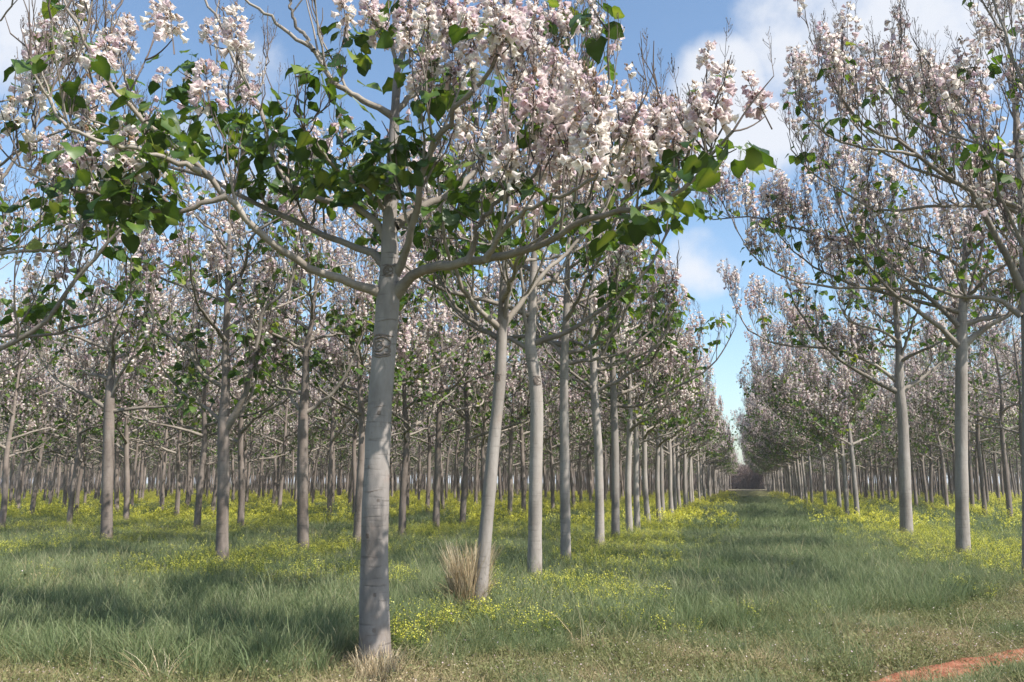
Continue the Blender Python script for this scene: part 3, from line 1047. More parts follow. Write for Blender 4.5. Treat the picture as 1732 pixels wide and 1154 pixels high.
# ---------------- the plantation behind: copies of eight grown trees
PROTO = [make_generic(100 + k, 2.8 + .1 * k, 8.8 + .15 * k, .085) for k in range(10)]
PROTO += [make_generic(120 + k, 3.0 + .15 * k, 9.0 + .2 * k, .08, .42, 3.4) for k in range(3)]
PROTO += [make_generic(130 + k, 3.0 + .15 * k, 8.9 + .2 * k, .08, .32, 2.9) for k in range(3)]
PMESH = []
for t in PROTO:
    limb = MB()
    for l in t.limbs:
        limb.join(l)
    crown = MB()
    crown.join(limb, [0, 1, 2])
    crown.join(t.leaf, [3])
    crown.join(t.bloom, [4, 5, 1])
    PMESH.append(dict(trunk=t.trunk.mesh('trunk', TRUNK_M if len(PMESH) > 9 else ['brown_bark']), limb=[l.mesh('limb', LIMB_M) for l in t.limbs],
                      leaf=t.leaf.mesh('foliage', ['young_leaf']), bloom=t.bloom.mesh('blossoms', BLOOM_M),
                      crown=crown.mesh('crown', ['limb_bark', 'twig', 'capsule', 'young_leaf', 'petal', 'calyx'])))

slots = []      # (x, y, label or None, group)
ROWL = [XL1 - ROW * k for k in range(30)]
ROWR = [XR1 + ROW * k for k in range(14)]
YEND = 172.0


def cont(X, y0, name, jit=.12, drop=.03):
    y, n = y0, 0
    while y < YEND:
        if rng.random() > drop:
            slots.append((X + rng.normal(0, jit), y + rng.normal(0, .2), name, n))
            n += 1
        y += DY


for px, o_ in zip((1063, 1078, 1097), ORD):
    g = row_pt(px, XL1)
    slots.append((g[0] + rng.normal(0, .05), g[1], 'thin grey paulownia, %s tree in row left of grassy aisle' % o_, -1))
cont(XL1, g[1] + DY, 'L1')
for px, o_ in zip((1453, 1434, 1420, 1398, 1374), ('fourth', 'fifth', 'sixth', 'seventh', 'eighth')):
    g = row_pt(px, XR1)
    slots.append((g[0] + rng.normal(0, .05), g[1], 'grey paulownia above yellow flowers, %s tree in row right of aisle' % o_, -1))
cont(XR1, g[1] + DY, 'R1')
for px, o_ in zip((605, 679, 737, 784), ('third', 'fourth', 'fifth', 'sixth')):
    g = row_pt(px, XL2)
    slots.append((g[0] + rng.normal(0, .05), g[1], 'grey paulownia, %s visible trunk in second row left of aisle' % o_, -1))
cont(XL2, g[1] + DY, 'L2')
b3 = row_pt(180, XL3)
cont(XL3, b3[1] + DY * 1.3, 'L3')
for k in range(3, 30):
    X = ROWL[k]
    cont(X, 12 + (rng.random()) * DY, 'L%d' % (k + 1))
for px, o_ in zip((1710, 1667), ('first', 'second')):
    g = row_pt(px, ROWR[1])
    slots.append((g[0], g[1], 'grey paulownia behind right edge trees, %s visible trunk of second row right' % o_, -1))
cont(ROWR[1], g[1] + DY, 'R2')
slots.append((ROWR[1], row_pt(1710, ROWR[1])[1] - DY, 'paulownia crown at right photo edge in second row right of aisle', -1))
for k in range(2, 14):
    cont(ROWR[k], 14 + rng.random() * DY, 'R%d' % (k + 1))

for q in range(2600):
    x, y = rng.uniform(-330, 190), rng.uniform(172, 232)
    if x < XL1 + .5 or x > XR1 - .5:
        slots.append((x, y, 'F', q))
seen = []
for s in slots:
    p = np.array([s[0], s[1], 0.0])
    dep = p.dot(FH)
    if dep < 4:
        continue
    px = project(p + UP * 2)[0]
    mpx = 2.6 * F / dep
    if px < -mpx or px > W + mpx:
        continue
    seen.append((dep, s))
seen.sort(key=lambda q: q[0])
N_THINGS = 300 - len(taken)
ROWN = {'L1': ('row left of the grassy aisle', 'trees far down the row left of the aisle'),
        'R1': ('row right of the grassy aisle', 'trees far down the row right of the aisle'),
        'L2': ('second row left of the aisle', 'trees in the second row left of the aisle'),
        'R2': ('second row right of the aisle', 'trees in the second row right of the aisle')}


def place_copy(i, dep, s, rt_label, group):
    pm = PMESH[i % len(PMESH)]
    rt = root('paulownia_tree', (s[0], s[1], 0), rt_label, group)
    rt.rotation_euler = (rng.normal(0, .010), rng.normal(0, .010), rng.random() * 6.28 if i < 10 else rng.normal(0, .35))
    k = .93 + .14 * rng.random()
    rt.scale = (k, k, k * (.96 + .1 * rng.random()))
    obj('trunk', pm['trunk'], rt)
    if dep < 34:
        for lm in pm['limb']:
            obj('limb', lm, rt)
        obj('foliage', pm['leaf'], rt)
        obj('blossoms', pm['bloom'], rt)
    else:
        obj('crown', pm['crown'], rt)
    return rt


order = rng.permutation(5000)
for n, (dep, s) in enumerate(seen[:N_THINGS]):
    name, k = s[2], s[3]
    i = int(order[n] % 10)
    if abs(s[0] - XR1) < 1:
        i = 10 + int(order[n] % 3)
    elif abs(s[0] - XL1) < 1:
        i = 13 + int(order[n] % 3)
    if k < 0:
        place_copy(i, dep, s, name, 'paulownia trees in the middle rows')
        continue
    if name in ROWN:
        where, grp = ROWN[name]
        lab = 'slim paulownia with thin grey trunk, far down the ' + where
    elif name[0] == 'L':
        k_ = int(name[1:])
        grp = 'trees deep among the rows on the left'
        lab = 'slim grey paulownia deep among many rows left of the aisle'
        if k_ == 3:
            grp, lab = 'trees in the third row left of the aisle', 'grey paulownia of the third row left, behind its dark front tree'
    else:
        grp, lab = 'trees deep among the rows on the right', 'slim grey paulownia deep among many rows right of the aisle'
    place_copy(i, dep, s, lab, grp)


# ------------------------------------------------------------------ scatter of what nobody could count
def scatter(name, pos, rot, scl, idx, protos, kind='stuff'):
    me = bpy.data.meshes.new(name)
    m = len(pos)
    me.vertices.add(m)
    me.vertices.foreach_set('co', np.asarray(pos, np.float32).ravel())
    for an, ty, v in (('rot', 'FLOAT_VECTOR', rot), ('scl', 'FLOAT_VECTOR', scl)):
        a = me.attributes.new(an, ty, 'POINT')
        a.data.foreach_set('vector', np.asarray(v, np.float32).ravel())
    a = me.attributes.new('idx', 'INT', 'POINT')
    a.data.foreach_set('value', np.asarray(idx, np.int32))
    o = obj(name, me)
    c = bpy.data.collections.new(name + '_kinds')
    for k, pm in enumerate(protos):
        q = bpy.data.objects.new('%s_kind_%02d' % (name, k), pm)
        c.objects.link(q)
    g = bpy.data.node_groups.new(name + '_scatter', 'GeometryNodeTree')
    g.interface.new_socket('Geometry', in_out='INPUT', socket_type='NodeSocketGeometry')
    g.interface.new_socket('Geometry', in_out='OUTPUT', socket_type='NodeSocketGeometry')
    n_ = g.nodes.new
    gi, go = n_('NodeGroupInput'), n_('NodeGroupOutput')
    ip = n_('GeometryNodeInstanceOnPoints')
    ci = n_('GeometryNodeCollectionInfo')
    ci.inputs['Collection'].default_value = c
    ci.inputs['Separate Children'].default_value = True
    ci.inputs['Reset Children'].default_value = True

    def na(an, ty):
        x = n_('GeometryNodeInputNamedAttribute')
        x.data_type = ty
        x.inputs['Name'].default_value = an
        return x.outputs[0]
    g.links.new(gi.outputs[0], ip.inputs['Points'])
    g.links.new(ci.outputs[0], ip.inputs['Instance'])
    ip.inputs['Pick Instance'].default_value = True
    g.links.new(na('idx', 'INT'), ip.inputs['Instance Index'])
    er = n_('FunctionNodeEulerToRotation')
    g.links.new(na('rot', 'FLOAT_VECTOR'), er.inputs[0])
    g.links.new(er.outputs[0], ip.inputs['Rotation'])
    g.links.new(na('scl', 'FLOAT_VECTOR'), ip.inputs['Scale'])
    g.links.new(ip.outputs[0], go.inputs[0])
    md = o.modifiers.new('scatter', 'NODES')
    md.node_group = g
    o['kind'] = kind
    return o


rest = seen[N_THINGS:]
print('trees in view', len(seen) + len(taken), 'as mass', len(rest), 'nearest of mass', rest[0][0] if rest else 0)
if rest:
    full = []
    for pm, t in zip(PMESH, PROTO):
        whole = MB()
        whole.join(t.trunk, [0])
        for l in t.limbs:
            whole.join(l, [1, 2, 3])
        whole.join(t.leaf, [4])
        whole.join(t.bloom, [5, 6, 2])
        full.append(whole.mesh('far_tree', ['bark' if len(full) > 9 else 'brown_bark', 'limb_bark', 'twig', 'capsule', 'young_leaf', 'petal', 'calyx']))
    m = len(rest)
    k = .92 + .16 * rng.random(m)
    o = scatter('far_trees', [(s[0], s[1], 0) for _, s in rest], np.stack([0 * k, 0 * k, np.array([rng.normal(0, .3) if abs(e[1][0] - XR1) < 1 or abs(e[1][0] - XL1) < 1 else rng.random() * 6.28 for e in rest])], -1),
                np.stack([k, k, k], -1), np.array([10 + q % 3 if abs(e[1][0] - XR1) < 1 else 13 + q % 3 if abs(e[1][0] - XL1) < 1 else q % 10 for q, e in enumerate(rest)]), full)
    o['label'] = 'mass of paulownia trees at the far end of the plantation'

# ------------------------------------------------------------------ the ground
HASH = rng.random((4, 64, 64))


def vnoise(x, y, sc, seed=0):
    """smooth value noise 0..1"""
    x, y = np.asarray(x) / sc + 100, np.asarray(y) / sc + 100
    xi, yi = np.floor(x).astype(int), np.floor(y).astype(int)
    fx, fy = x - xi, y - yi
    fx, fy = fx * fx * (3 - 2 * fx), fy * fy * (3 - 2 * fy)
    h = HASH[seed % 4]
    g = lambda a, b: h[a % 64, b % 64]
    return (g(xi, yi) * (1 - fx) + g(xi + 1, yi) * fx) * (1 - fy) + (g(xi, yi + 1) * (1 - fx) + g(xi + 1, yi + 1) * fx) * fy


m, nt = mat('meadow_soil')
o = nt.nodes.new('ShaderNodeOutputMaterial')
p = nt.nodes.new('ShaderNodeBsdfPrincipled')
p.inputs['Roughness'].default_value = .95
p.inputs['Specular IOR Level'].default_value = .1
ge = nt.nodes.new('ShaderNodeNewGeometry').outputs['Position']
c1 = ramp(nt, noise(nt, .45, 6, ge, .6), [(.3, (.075, .085, .032)), (.5, (.125, .135, .052)), (.7, (.17, .15, .075))])
c2 = ramp(nt, noise(nt, 14, 5, ge, .65), [(.3, (.055, .05, .025)), (.55, (.15, .14, .06)), (.75, (.27, .22, .12))])
c = mixc(nt, .5, c1, c2)
nt.links.new(c, p.inputs['Base Color'])
b = nt.nodes.new('ShaderNodeBump')
b.inputs['Strength'].default_value = .8
b.inputs['Distance'].default_value = .03
nt.links.new(noise(nt, 25, 5, ge, .6), b.inputs['Height'])
nt.links.new(b.outputs[0], p.inputs['Normal'])
nt.links.new(p.outputs[0], o.inputs[0])
M['soil'] = m

m, nt = mat('red_earth')
o = nt.nodes.new('ShaderNodeOutputMaterial')
p = nt.nodes.new('ShaderNodeBsdfPrincipled')
p.inputs['Roughness'].default_value = .95
p.inputs['Specular IOR Level'].default_value = .1
ge = nt.nodes.new('ShaderNodeNewGeometry').outputs['Position']
mpn = nt.nodes.new('ShaderNodeMapping')
nt.links.new(ge, mpn.inputs['Vector'])
mpn.inputs['Rotation'].default_value = (0, 0, -.35)
mpn.inputs['Scale'].default_value = (.5, 2.2, 1)
c = ramp(nt, noise(nt, 3.2, 7, mpn.outputs[0], .68), [(.28, (.16, .066, .04)), (.46, (.28, .105, .062)), (.6, (.35, .155, .098)), (.7, (.47, .34, .26))])
c = mixc(nt, mth(nt, 'MULTIPLY', mth(nt, 'SUBTRACT', noise(nt, 60, 3, ge, .6), .55, clamp=True), 2, clamp=True), c, (.40, .22, .15))
nt.links.new(c, p.inputs['Base Color'])
b = nt.nodes.new('ShaderNodeBump')
b.inputs['Strength'].default_value = 1.0
b.inputs['Distance'].default_value = .03
nt.links.new(noise(nt, 22, 6, ge, .7), b.inputs['Height'])
nt.links.new(b.outputs[0], p.inputs['Normal'])
nt.links.new(p.outputs[0], o.inputs[0])
M['red'] = m

m, nt = mat('pale_dry_field')
o = nt.nodes.new('ShaderNodeOutputMaterial')
p = nt.nodes.new('ShaderNodeBsdfPrincipled')
p.inputs['Roughness'].default_value = .95
ge = nt.nodes.new('ShaderNodeNewGeometry').outputs['Position']
nt.links.new(ramp(nt, noise(nt, .3, 5, ge, .6), [(.3, (.20, .17, .10)), (.7, (.36, .31, .2))]), p.inputs['Base Color'])
nt.links.new(p.outputs[0], o.inputs[0])
M['dry'] = m


def sheet(name, xs, ys, zf, mt):
    X, Y = np.meshgrid(xs, ys)
    V = np.stack([X, Y, zf(X, Y)], -1).reshape(-1, 3)
    a = np.arange(len(ys) - 1)[:, None] * len(xs) + np.arange(len(xs) - 1)[None]
    q = np.stack([a, a + 1, a + 1 + len(xs), a + len(xs)], -1).reshape(-1, 4)
    mb = MB()
    mb.add(V, [q], 0, None, True)
    o = obj(name, mb.mesh(name, [mt]))
    o['kind'] = 'structure'
    return o


gx = np.concatenate([[-3000, -1200, -500, -250], np.linspace(-130, 90, 111), [200, 500, 1200, 3000]])
gy = np.concatenate([[-600, -100, -20], np.linspace(0, 60, 61), np.linspace(63, 200, 40), [300, 600, 1500, 3500]])


def gz(X, Y):
    near = np.clip((Y - 5) / 10, 0, 1) * np.clip((190 - Y) / 20, 0, 1)
    return (vnoise(X, Y, 3.1, 1) - .5) * .06 * near


sheet('ground', gx, gy, gz, 'soil')['label'] = 'weedy plantation ground running under the trees'


def gh(X, Y):
    return 0.0


# red wheel track crossing the front corner
tu = [ground(*q) for q in ((1395, 1186), (1470, 1162), (1540, 1145), (1620, 1128), (1690, 1113), (1760, 1099), (1850, 1080), (1980, 1054))]
tl = [ground(*q) for q in ((1395, 1204), (1470, 1182), (1540, 1166), (1620, 1149), (1690, 1134), (1760, 1119), (1850, 1099), (1980, 1072))]
tu, _ = spline(tu, 90)
tl, _ = spline(tl, 90)
edge = lambda n, s: np.convolve(rng.normal(0, s, n + 8), np.ones(5) / 5, 'same')[4:-4]
dirv = nrm(tu - tl)
tu = tu + dirv * edge(90, .13)[:, None]
tl = tl - dirv * edge(90, .13)[:, None]
rowsn = 9
P = np.stack([tl + (tu - tl) * f for f in np.linspace(0, 1, rowsn)], 1)
prof = np.array([.012, .03, .018, .012, .014, .012, .018, .034, .012])
P[..., 2] = .03 + prof[None] + rng.normal(0, .004, P.shape[:2])
P[:, 0, 2] = -.02
P[:, -1, 2] = -.02
a = np.arange(89)[:, None] * rowsn + np.arange(rowsn - 1)[None]
mb = MB()
mb.add(P.reshape(-1, 3), [np.stack([a, a + 1, a + 1 + rowsn, a + rowsn], -1).reshape(-1, 4)[:, ::-1]], 0, None, True)
nc = 420
ci_, cj_ = rng.integers(0, 90, nc), rng.random(nc)
cp = tl[ci_] + (tu[ci_] - tl[ci_]) * (cj_[:, None] * 1.16 - .08)
cp[:, 2] = .035
stamp(mb, CAPS, cp, rotz_tilt(nc, .8), .006 + .022 * rng.random(nc) ** 3, rng.random(nc), {0: 0})
o = obj('dirt_track', mb.mesh('dirt_track', ['red']))
o['kind'] = 'structure'
o['label'] = 'narrow red earth wheel track at the front corner'
TRK = (tu + tl) / 2


def track_dist(X, Y):
    d = np.min(np.hypot(X[:, None] - TRK[None, :, 0], Y[:, None] - TRK[None, :, 1]), 1)
    return d


# pale field strip and brown bare thicket that close the aisle
o = sheet('dry_field', np.linspace(-160, 140, 40), np.linspace(176, 205, 8), lambda X, Y: .10 + 0 * X, 'dry')
o['label'] = 'pale dry strip of field across the end of the aisle'
mb = MB()
nb = 2600
bx = rng.uniform(-26, 26, nb)
by = rng.uniform(214, 224, nb)
hh = np.clip(6.2 * (1 - (bx / 30) ** 2) * (.7 + .4 * vnoise(bx, by, 2.5, 2)), 1.5, 7)
s = np.linspace(0, 1, 4)[None, :, None]
d = np.stack([rng.normal(0, .22, nb), rng.normal(0, .22, nb), np.ones(nb)], -1)
P = np.stack([bx, by, 0 * bx], -1)[:, None] + d[:, None] * hh[:, None, None] * s + rng.normal(0, .12, (nb, 4, 3))
tubes(mb, P, np.tile([.05, .04, .03, .012], (nb, 1)), 3, 0, True, rng.random(nb))
n2 = 26000
k = rng.integers(0, nb, n2)
tt = rng.random(n2) ** .6
p0 = P[k, 0] + (P[k, 3] - P[k, 0]) * tt[:, None] + rng.normal(0, .3, (n2, 3))
p0[:, 2] = np.abs(p0[:, 2])
d = nrm(rng.normal(0, 1, (n2, 3)) + UP * .5)
tubes(mb, np.stack([p0, p0 + d * .45], 1), np.tile([.07, .02], (n2, 1)), 3, 0, False, rng.random(n2))
o = obj('thicket', mb.mesh('thicket', ['thicket']))
o['kind'] = 'stuff'
o['label'] = 'brown leafless thicket closing the far end of the aisle'

# ------------------------------------------------------------------ grass, weeds, flowers


def blades(nb, rad, h0, h1, wd, lean, r, mats_rnd=None, seg=3):
    a = r.random(nb) * 6.28
    q = rad * np.sqrt(r.random(nb))
    b = np.stack([np.cos(a) * q, np.sin(a) * q, 0 * a - .02], -1)
    h = h0 + (h1 - h0) * r.random(nb)
    la = a + r.normal(0, .9, nb)
    ln = lean * (.3 + r.random(nb))
    out = np.stack([np.cos(la), np.sin(la), 0 * a], -1)
    s = np.linspace(0, 1, seg + 1)
    P = b[:, None] + out[:, None] * (ln * h)[:, None, None] * (s[None, :, None] ** 2) + UP * h[:, None, None] * (s - .25 * lean * s ** 2)[None, :, None]
    wa = r.random(nb) * 6.28
    wv = np.stack([np.cos(wa), np.sin(wa), 0 * wa], -1)[:, None] * (wd * (1 - s ** 1.6) + .0008)[None, :, None] * (.6 + .8 * r.random(nb))[:, None, None]
    V = np.stack([P - wv, P + wv], 2).reshape(nb, -1, 3)
    nv = V.shape[1]
    q = np.array([(2 * i, 2 * i + 1, 2 * i + 3, 2 * i + 2) for i in range(seg)])
    F_ = (q[None] + (np.arange(nb) * nv)[:, None, None]).reshape(-1, 4)
    return V.reshape(-1, 3), F_, np.repeat(r.random(nb), nv), P


def grass_tuft(seed, nb=70, rad=.17, h0=.2, h1=.46, wd=.0034, lean=.45):
    r = np.random.default_rng(seed)
    mb = MB()
    V, F_, q, P = blades(nb, rad, h0, h1, wd, lean, r)
    mb.add(V, [F_], 0, np.clip(q, 0, 1))
    return mb.mesh('grass_tuft', ['grass'])


def seedhead_tuft(seed):  # with a few taller flowering culms
    r = np.random.default_rng(seed)
    mb = MB()
    V, F_, q, P = blades(46, .17, .2, .42, .0034, .5, r)
    mb.add(V, [F_], 0, q * .9)
    V, F_, q, P = blades(5, .15, .36, .56, .0018, .5, r)
    mb.add(V, [F_], 0, .85 + .15 * q)
    e = P[:, -1]
    stamp(mb, CAPS, np.concatenate([e, e - UP * .03]), np.repeat(np.eye(3)[None], 10, 0) * np.array([.35, .35, 2.0])[None, :, None], .010, .8 + .2 * r.random(10), {0: 0})
    return mb.mesh('grass_tuft', ['grass'])


SMALL = (np.array([(0, 0, 0), (.3, .5, .06), (0, 1, -.1), (-.3, .5, .06)], float), [(np.array([(0, 1, 2, 3)]), 0)])
STAR = (np.array([(0, 1, .1), (.5, 0, 0), (0, -1, .1), (-.5, 0, 0), (1, 0, .1), (0, .5, .0), (-1, 0, .1), (0, -.5, .0)], float),
        [(np.array([(0, 1, 2, 3), (4, 5, 6, 7)]), 0)])


def weed(seed, n=80, rad=.15, h=.15, size=.024, dry=0.0, pet=0):
    r = np.random.default_rng(seed)
    mb = MB()
    a = r.random(n) * 6.28
    q = rad * np.sqrt(r.random(n))
    pos = np.stack([np.cos(a) * q, np.sin(a) * q, h * r.random(n) * (1 - .5 * q / rad)], -1)
    d = np.stack([np.cos(a + r.normal(0, .6, n)), np.sin(a + r.normal(0, .6, n)), r.normal(.25, .4, n)], -1)
    stamp(mb, SMALL, pos, frames(d, UP + r.normal(0, .35, (n, 3))), size * (.5 + r.random(n)), np.clip(r.normal(.4 + dry, .25, n), 0, 1))
    V, F_, q, P = blades(34, rad, .05, h * 1.6, .0018, .6, r, None, 2)
    mb.add(V, [F_], 0, np.clip(q * .5 + .4 + dry, 0, 1))
    if pet:
        pp = np.stack([r.normal(0, rad * .6, pet), r.normal(0, rad * .6, pet), h * (.5 + .6 * r.random(pet))], -1)
        stamp(mb, STAR, pp, rotz_tilt(pet, .5), .009 * (.6 + .8 * r.random(pet)), r.random(pet), {0: 1})
    return mb.mesh('weed', ['weed', 'petal', 'yellow'])


def mustard(seed, nst=6, h=.5, nf=6, fs=.009):
    r = np.random.default_rng(seed)
    mb = MB()
    tips = []
    for i in range(nst):
        a = r.random() * 6.28
        b = np.array([math.cos(a), math.sin(a), 0]) * .1 * r.random()
        d = nrm(np.array([r.normal(0, .28), r.normal(0, .28), 1]))
        hh = h * (.6 + .5 * r.random())
        s = np.linspace(0, 1, 4)[:, None]
        P = b + d * hh * s + np.array([r.normal(0, .05), r.normal(0, .05), 0]) * s ** 2
        tubes(mb, P, np.array([.0035, .003, .0025, .0015]), 3, 0, True, np.full(1, .5))
        tips.append(P[-1])
        for j in range(3):
            t = .45 + .45 * r.random()
            p = b + d * hh * t
            dd = nrm(d + np.array([r.normal(0, .7), r.normal(0, .7), .2]))
            e = p + dd * hh * .28
            tubes(mb, np.array([p, e]), np.array([.002, .0012]), 3, 0, True, np.full(1, .5))
            tips.append(e)
        nl = 9
        tl_ = r.random(nl) * .75
        lp = b + d * hh * tl_[:, None]
        a2 = r.random(nl) * 6.28
        ld = np.stack([np.cos(a2), np.sin(a2), r.normal(.1, .3, nl)], -1)
        stamp(mb, SMALL, lp, frames(ld, UP + r.normal(0, .3, (nl, 3))), .085 * (1.1 - tl_), np.clip(r.normal(.45, .25, nl), 0, 1))
    tips = np.array(tips)
    k = np.repeat(np.arange(len(tips)), nf)
    pos = tips[k] + r.normal(0, .016, (len(k), 3)) + UP * r.normal(0, .012, (len(k), 1))
    dd = nrm(r.normal(0, .7, (len(k), 3)) + UP)
    x = nrm(np.cross(dd, r.normal(0, 1, (len(k), 3))))
    fm = np.stack([x, np.cross(dd, x), dd], -1)
    stamp(mb, STAR, pos, fm, fs * (.7 + .6 * r.random(len(k))), r.random(len(k)), {0: 1})
    return mb.mesh('mustard', ['mustard_leaf', 'yellow'])


GT = [grass_tuft(200 + k, 84, .18, .13 + .02 * k, .34 + .03 * k, .0027, .6) for k in range(4)] + [seedhead_tuft(210), seedhead_tuft(211)]
GFAR = [grass_tuft(220 + k, 60, .30, .2, .45, .008, .4) for k in range(4)]
WD = [weed(230 + k, 80, .15, .17, .026, 0, k // 2) for k in range(4)] + [weed(240 + k, 60, .14, .09, .018, .3, k // 2) for k in range(4)]
MU = [mustard(250 + k, 6, .28 + .06 * k, 3 + k, .0085) for k in range(5)]
MUF = [mustard(260 + k, 7, .5, 5, .018) for k in range(4)]

# front edge of the tall growth (world Y by world X), traced on the ground
fe = np.array([ground(*q)[:2] for q in ((-60, 1150), (150, 1146), (420, 1140), (600, 1130), (760, 1100), (930, 1090), (1100, 1085), (1280, 1075), (1420, 1062), (1560, 1045), (1690, 1015), (1800, 985))])


def front(X, Y):
    return Y - np.interp(X, fe[:, 0], fe[:, 1])


def inview(X, Y, pad=300):
    P = np.stack([X, Y, 0 * X], -1)
    q = project(P)
    return (q[:, 2] > 4) & (q[:, 0] > -pad) & (q[:, 0] < W + pad) & (q[:, 1] < H + 90)


def area(n, y0, y1):
    """random ground points in view, density even per square metre; returns X, Y"""
    w0 = 1.25 * y1
    X = rng.uniform(-w0, .42 * y1 + 4, n)
    Y = rng.uniform(y0, y1, n)
    k = inview(X, Y)
    return X[k], Y[k]


TUFT = ground(792, 1040)


def near_row(X):
    d = np.full(X.shape, 9.)
    for r_ in ROWL[:9] + ROWR[:6]:
        d = np.minimum(d, abs(X - r_ - .15))
    return d


def yellow(X, Y):
    """how thick the mustard stands, 0..1"""
    d = near_row(X - .35)
    n1 = vnoise(X, Y, 2.2, 0) * .6 + vnoise(X, Y, .8, 1) * .4
    n2 = vnoise(X, Y * .5, 4.0, 2)
    y = np.exp(-(d / 1.45) ** 2) * np.clip((n1 - .16) * 3.0, 0, 1.2)
    far = np.clip((Y - 16) / 14, 0, 1) * (X < -4.6)
    y = np.maximum(y, far * np.clip((n2 - .22) * 1.8, 0, 1) * .9)
    far = np.clip((Y - 22) / 14, 0, 1) * (X > 5.6)
    y = np.maximum(y, far * np.clip((n2 - .35) * 1.8, 0, 1) * .8)
    pat = np.exp(-(((X + 6.6) / 2.6) ** 2 + ((Y - 12.3) / 1.3) ** 2)) * np.clip((n1 - .25) * 2.2, 0, .8)
    y = np.maximum(y, pat)
    y = y * np.where((X < XL1 - .1) & (Y < 11.3), .06, 1)
    # between the rows of the left the grass stays plain up to the first bands
    y = y * np.clip(np.hypot(X - TUFT[0], (Y - TUFT[1]) * .8) / .55 - .5, 0, 1)
    return np.clip(y, 0, 1)


def put(name, X, Y, protos, s0, s1, label, zs=1.0, idx=None, tilt=.10):
    m = len(X)
    k = s0 + (s1 - s0) * rng.random(m)
    rot = np.stack([rng.normal(0, tilt, m), rng.normal(0, tilt, m), rng.random(m) * 6.28], -1)
    zz = k * zs * (.8 + .4 * rng.random(m))
    o = scatter(name, np.stack([X, Y, 0 * X], -1), rot, np.stack([k, k, zz], -1),
                rng.integers(0, len(protos), m) if idx is None else idx, protos)
    o['label'] = label
    print(name, m)
    return o


def thin(X, Y, dens):
    k = rng.random(len(X)) < dens
    return X[k], Y[k]


# tall grey-green grass: close, middle, far
bands = []
X, Y = area(84000, 5.5, 26)
f = front(X, Y)
dn = np.clip((f + .25 + 1.5 * (vnoise(X, Y, 1.1, 2) - .5) + .6 * (vnoise(X, Y, .4, 1) - .5)) / .9, .0, 1) * (1 - .75 * yellow(X, Y)) * (.45 + .75 * vnoise(X, Y, 1.7, 3))
dn *= np.clip(np.hypot(X - TUFT[0] * .93, Y - TUFT[1] * .93) / .5 - .4, 0, 1)
dn *= np.where(Y < 14, 1, np.where(Y < 20, .75, .55)) * 1.0
bands.append(thin(X, Y, dn))
X, Y = bands[0]
put('grass', X, Y, GT, .75, 1.25, 'soft grey green meadow grass between the tree rows', .95, None, .16)
X, Y = area(70000, 24, 95)
dn = (1 - .8 * yellow(X, Y)) * (.5 + .6 * vnoise(X, Y, 2.5, 3)) * np.clip(1.15 - Y / 90, .2, 1)
X, Y = thin(X, Y, dn)
put('grass', X, Y, GFAR, .9, 1.4, 'grey green grass of the farther aisle and rows', .9)

X, Y = area(40000, 5.0, 11)
f = front(X, Y)
X, Y = thin(X, Y, (f < .4) * np.clip((track_dist(X, Y) - .2) / .3, 0, 1) * np.clip((vnoise(X, Y, .7, 0) - .45) * 3, 0, 1) * .5)
put('grass', X, Y, GT, .35, .75, 'thin short grass standing in the trodden front strip', .9, None, .25)

# mustard in yellow flower
X, Y = area(46000, 6.0, 30)
f = front(X, Y)
X, Y = thin(X, Y, yellow(X, Y) * np.clip((f + .5) / .8, 0, 1) * np.clip((Y - 4) / 6, .7, 1))
put('yellow_wildflowers', X, Y, MU, .6, 1.1, 'yellow mustard flowers along the foot of the tree rows', .95)
X, Y = area(80000, 28, 130)
X, Y = thin(X, Y, yellow(X, Y) * np.clip(1.2 - Y / 130, .3, 1) * .9)
put('yellow_wildflowers', X, Y, MUF, .8, 1.3, 'bands of yellow mustard farther among the trees', .9)

# low weeds: the trodden front strip and the undergrowth
X, Y = area(150000, 5.0, 17)
f = front(X, Y)
td = track_dist(X, Y)
dn = np.clip((1.3 - f) / 1.2, np.where(Y < 13, .2, .0), 1) * (.25 + .9 * vnoise(X, Y, .9, 2)) * np.clip((td - .10) / .28, .04, 1)
X, Y = thin(X, Y, dn)
f = front(X, Y)
idx = np.where(rng.random(len(X)) < np.clip(.9 - f * .6, .1, .9), rng.integers(4, 8, len(X)), rng.integers(0, 4, len(X)))
put('weeds', X, Y, WD, .7, 1.3, 'low olive weeds and dry bits on the trodden front strip', 1.0, idx)


X, Y = area(16000, 6, 24)
X, Y = thin(X, Y, np.clip((vnoise(X, Y, 1.3, 1) - .4) * 2, 0, 1) * np.clip(front(X, Y) - .3, 0, 1) * .28)
put('weeds', X, Y, WD[:4], 1.1, 1.8, 'broad leaved weeds scattered through the meadow grass', 1.3)


def dead_stems(seed):
    r = np.random.default_rng(seed)
    mb = MB()
    V, F_, q, P = blades(7, .12, .25, .6, .0026, .7, r)
    mb.add(V, [F_], 0, np.clip(.3 + .7 * q, 0, 1))
    return mb.mesh('dead_stems', ['straw'])


X, Y = area(9000, 6, 20)
X, Y = thin(X, Y, np.clip((vnoise(X, Y, 1.1, 3) - .4) * 2, 0, 1) * np.clip((track_dist(X, Y) - .5) * 2, 0, 1) * .13)
put('dead_stems', X, Y, [dead_stems(280 + k) for k in range(3)], .6, 1.2, 'thin dead straw stems standing in the meadow grass', 1.0)

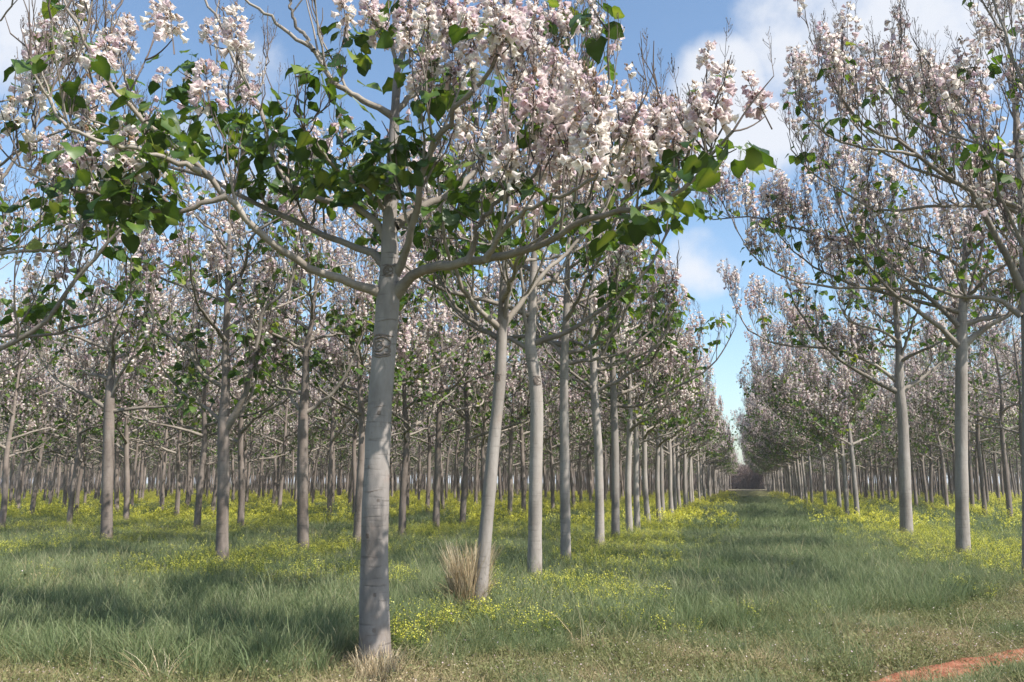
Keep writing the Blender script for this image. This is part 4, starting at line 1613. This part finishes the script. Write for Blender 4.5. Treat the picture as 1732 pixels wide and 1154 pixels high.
# ------------------------------------------------------------------ dry grass clumps, stones
def clump(name, base, nb, rad, h0, h1, lean, seed, label, wd=.0045):
    r = np.random.default_rng(seed)
    mb = MB()
    V, F_, q, P = blades(nb, rad, h0, h1, wd, lean, r, None, 4)
    mb.add(V, [F_], 0, np.clip(q + .1, 0, 1))
    V, F_, q, P = blades(nb // 2, rad * 1.1, h0 * .3, h1 * .55, wd * 1.1, lean * 2.2, r, None, 4)
    mb.add(V, [F_], 0, np.clip(q * .6, 0, 1))
    o = obj(name, mb.mesh(name, ['straw']), None, base)
    o['label'] = label
    o['category'] = 'grass clump'
    return o


g = ground(792, 1040)
clump('dry_grass_tuft', (g[0], g[1], 0), 1300, .21, .42, 1.05, .27, 5, 'big tuft of dry straw coloured grass before the leaning trunk')
g = ground(640, 1150)
clump('dry_grass_tuft', (g[0], g[1], 0), 520, .20, .08, .34, .45, 6, 'small dry grass tuft at the foot of the scarred trunk', .003)
g = ground(262, 1165)
clump('dry_grass_tuft', (g[0], g[1], 0), 46, .12, .2, .45, .9, 7, 'thin dry stalks bending in the shaded grass', .003)

m, nt = mat('pale_stone')
o = nt.nodes.new('ShaderNodeOutputMaterial')
p = nt.nodes.new('ShaderNodeBsdfPrincipled')
p.inputs['Roughness'].default_value = .9
tcx = nt.nodes.new('ShaderNodeTexCoord').outputs['Object']
nt.links.new(ramp(nt, noise(nt, 30, 5, tcx, .6), [(.3, (.36, .30, .24)), (.6, (.62, .57, .50))]), p.inputs['Base Color'])
nt.links.new(p.outputs[0], o.inputs[0])
M['stone'] = m
import bmesh
for q, (px, py, sz, lab) in enumerate(((1366, 1124, .05, 'largest pale stone lying in the front weeds'),
                                       (1436, 1130, .036, 'small pale stone beside the red earth track'),
                                       (1481, 1127, .042, 'whitish stone with a reddish side near the track'),
                                       (1497, 1132, .034, 'pale yellowish stone touching the reddish stone'),
                                       (1368, 1108, .026, 'little white stone lying behind the largest pale stone'))):
    bm = bmesh.new()
    bmesh.ops.create_icosphere(bm, subdivisions=3, radius=1)
    rr = np.random.default_rng(300 + q)
    k = rr.normal(0, 1, (5, 3))
    for v in bm.verts:
        n_ = np.array(v.co)
        e = 1 + sum(.12 * math.sin(n_.dot(kk) * 2.2 + i) for i, kk in enumerate(k))
        v.co = Vector(n_ * e * np.array([1.25, .9, .7]) * sz)
    me = bpy.data.meshes.new('stone')
    bm.to_mesh(me)
    bm.free()
    me.materials.append(M['stone'])
    g = ground(px, py + 4)
    o = obj('stone', me, None, (g[0], g[1], sz * .75))
    o.rotation_euler = (0, 0, rr.random() * 6)
    o['label'] = lab
    o['category'] = 'stone'
    o['group'] = 'pale stones in the front weeds'


# ------------------------------------------------------------------ air
bm = bmesh.new()
bmesh.ops.create_cube(bm, size=1.0)
for v in bm.verts:
    v.co = Vector((v.co.x * 7600, v.co.y * 7600 + 800, -1.2 if v.co.z < 0 else 13.5))
me = bpy.data.meshes.new('haze')
bm.to_mesh(me)
bm.free()
hz = bpy.data.materials.new('haze')
hz.use_nodes = True
hz.node_tree.nodes.clear()
ho = hz.node_tree.nodes.new('ShaderNodeOutputMaterial')
hv = hz.node_tree.nodes.new('ShaderNodeVolumePrincipled')
hv.inputs['Density'].default_value = .0005
hv.inputs['Color'].default_value = (.93, .95, 1.0, 1)
hz.node_tree.links.new(hv.outputs[0], ho.inputs['Volume'])
me.materials.append(hz)
o = obj('haze', me)
o['kind'] = 'stuff'
o['label'] = 'thin pale air over the far trees'
S.cycles.volume_bounces = 0
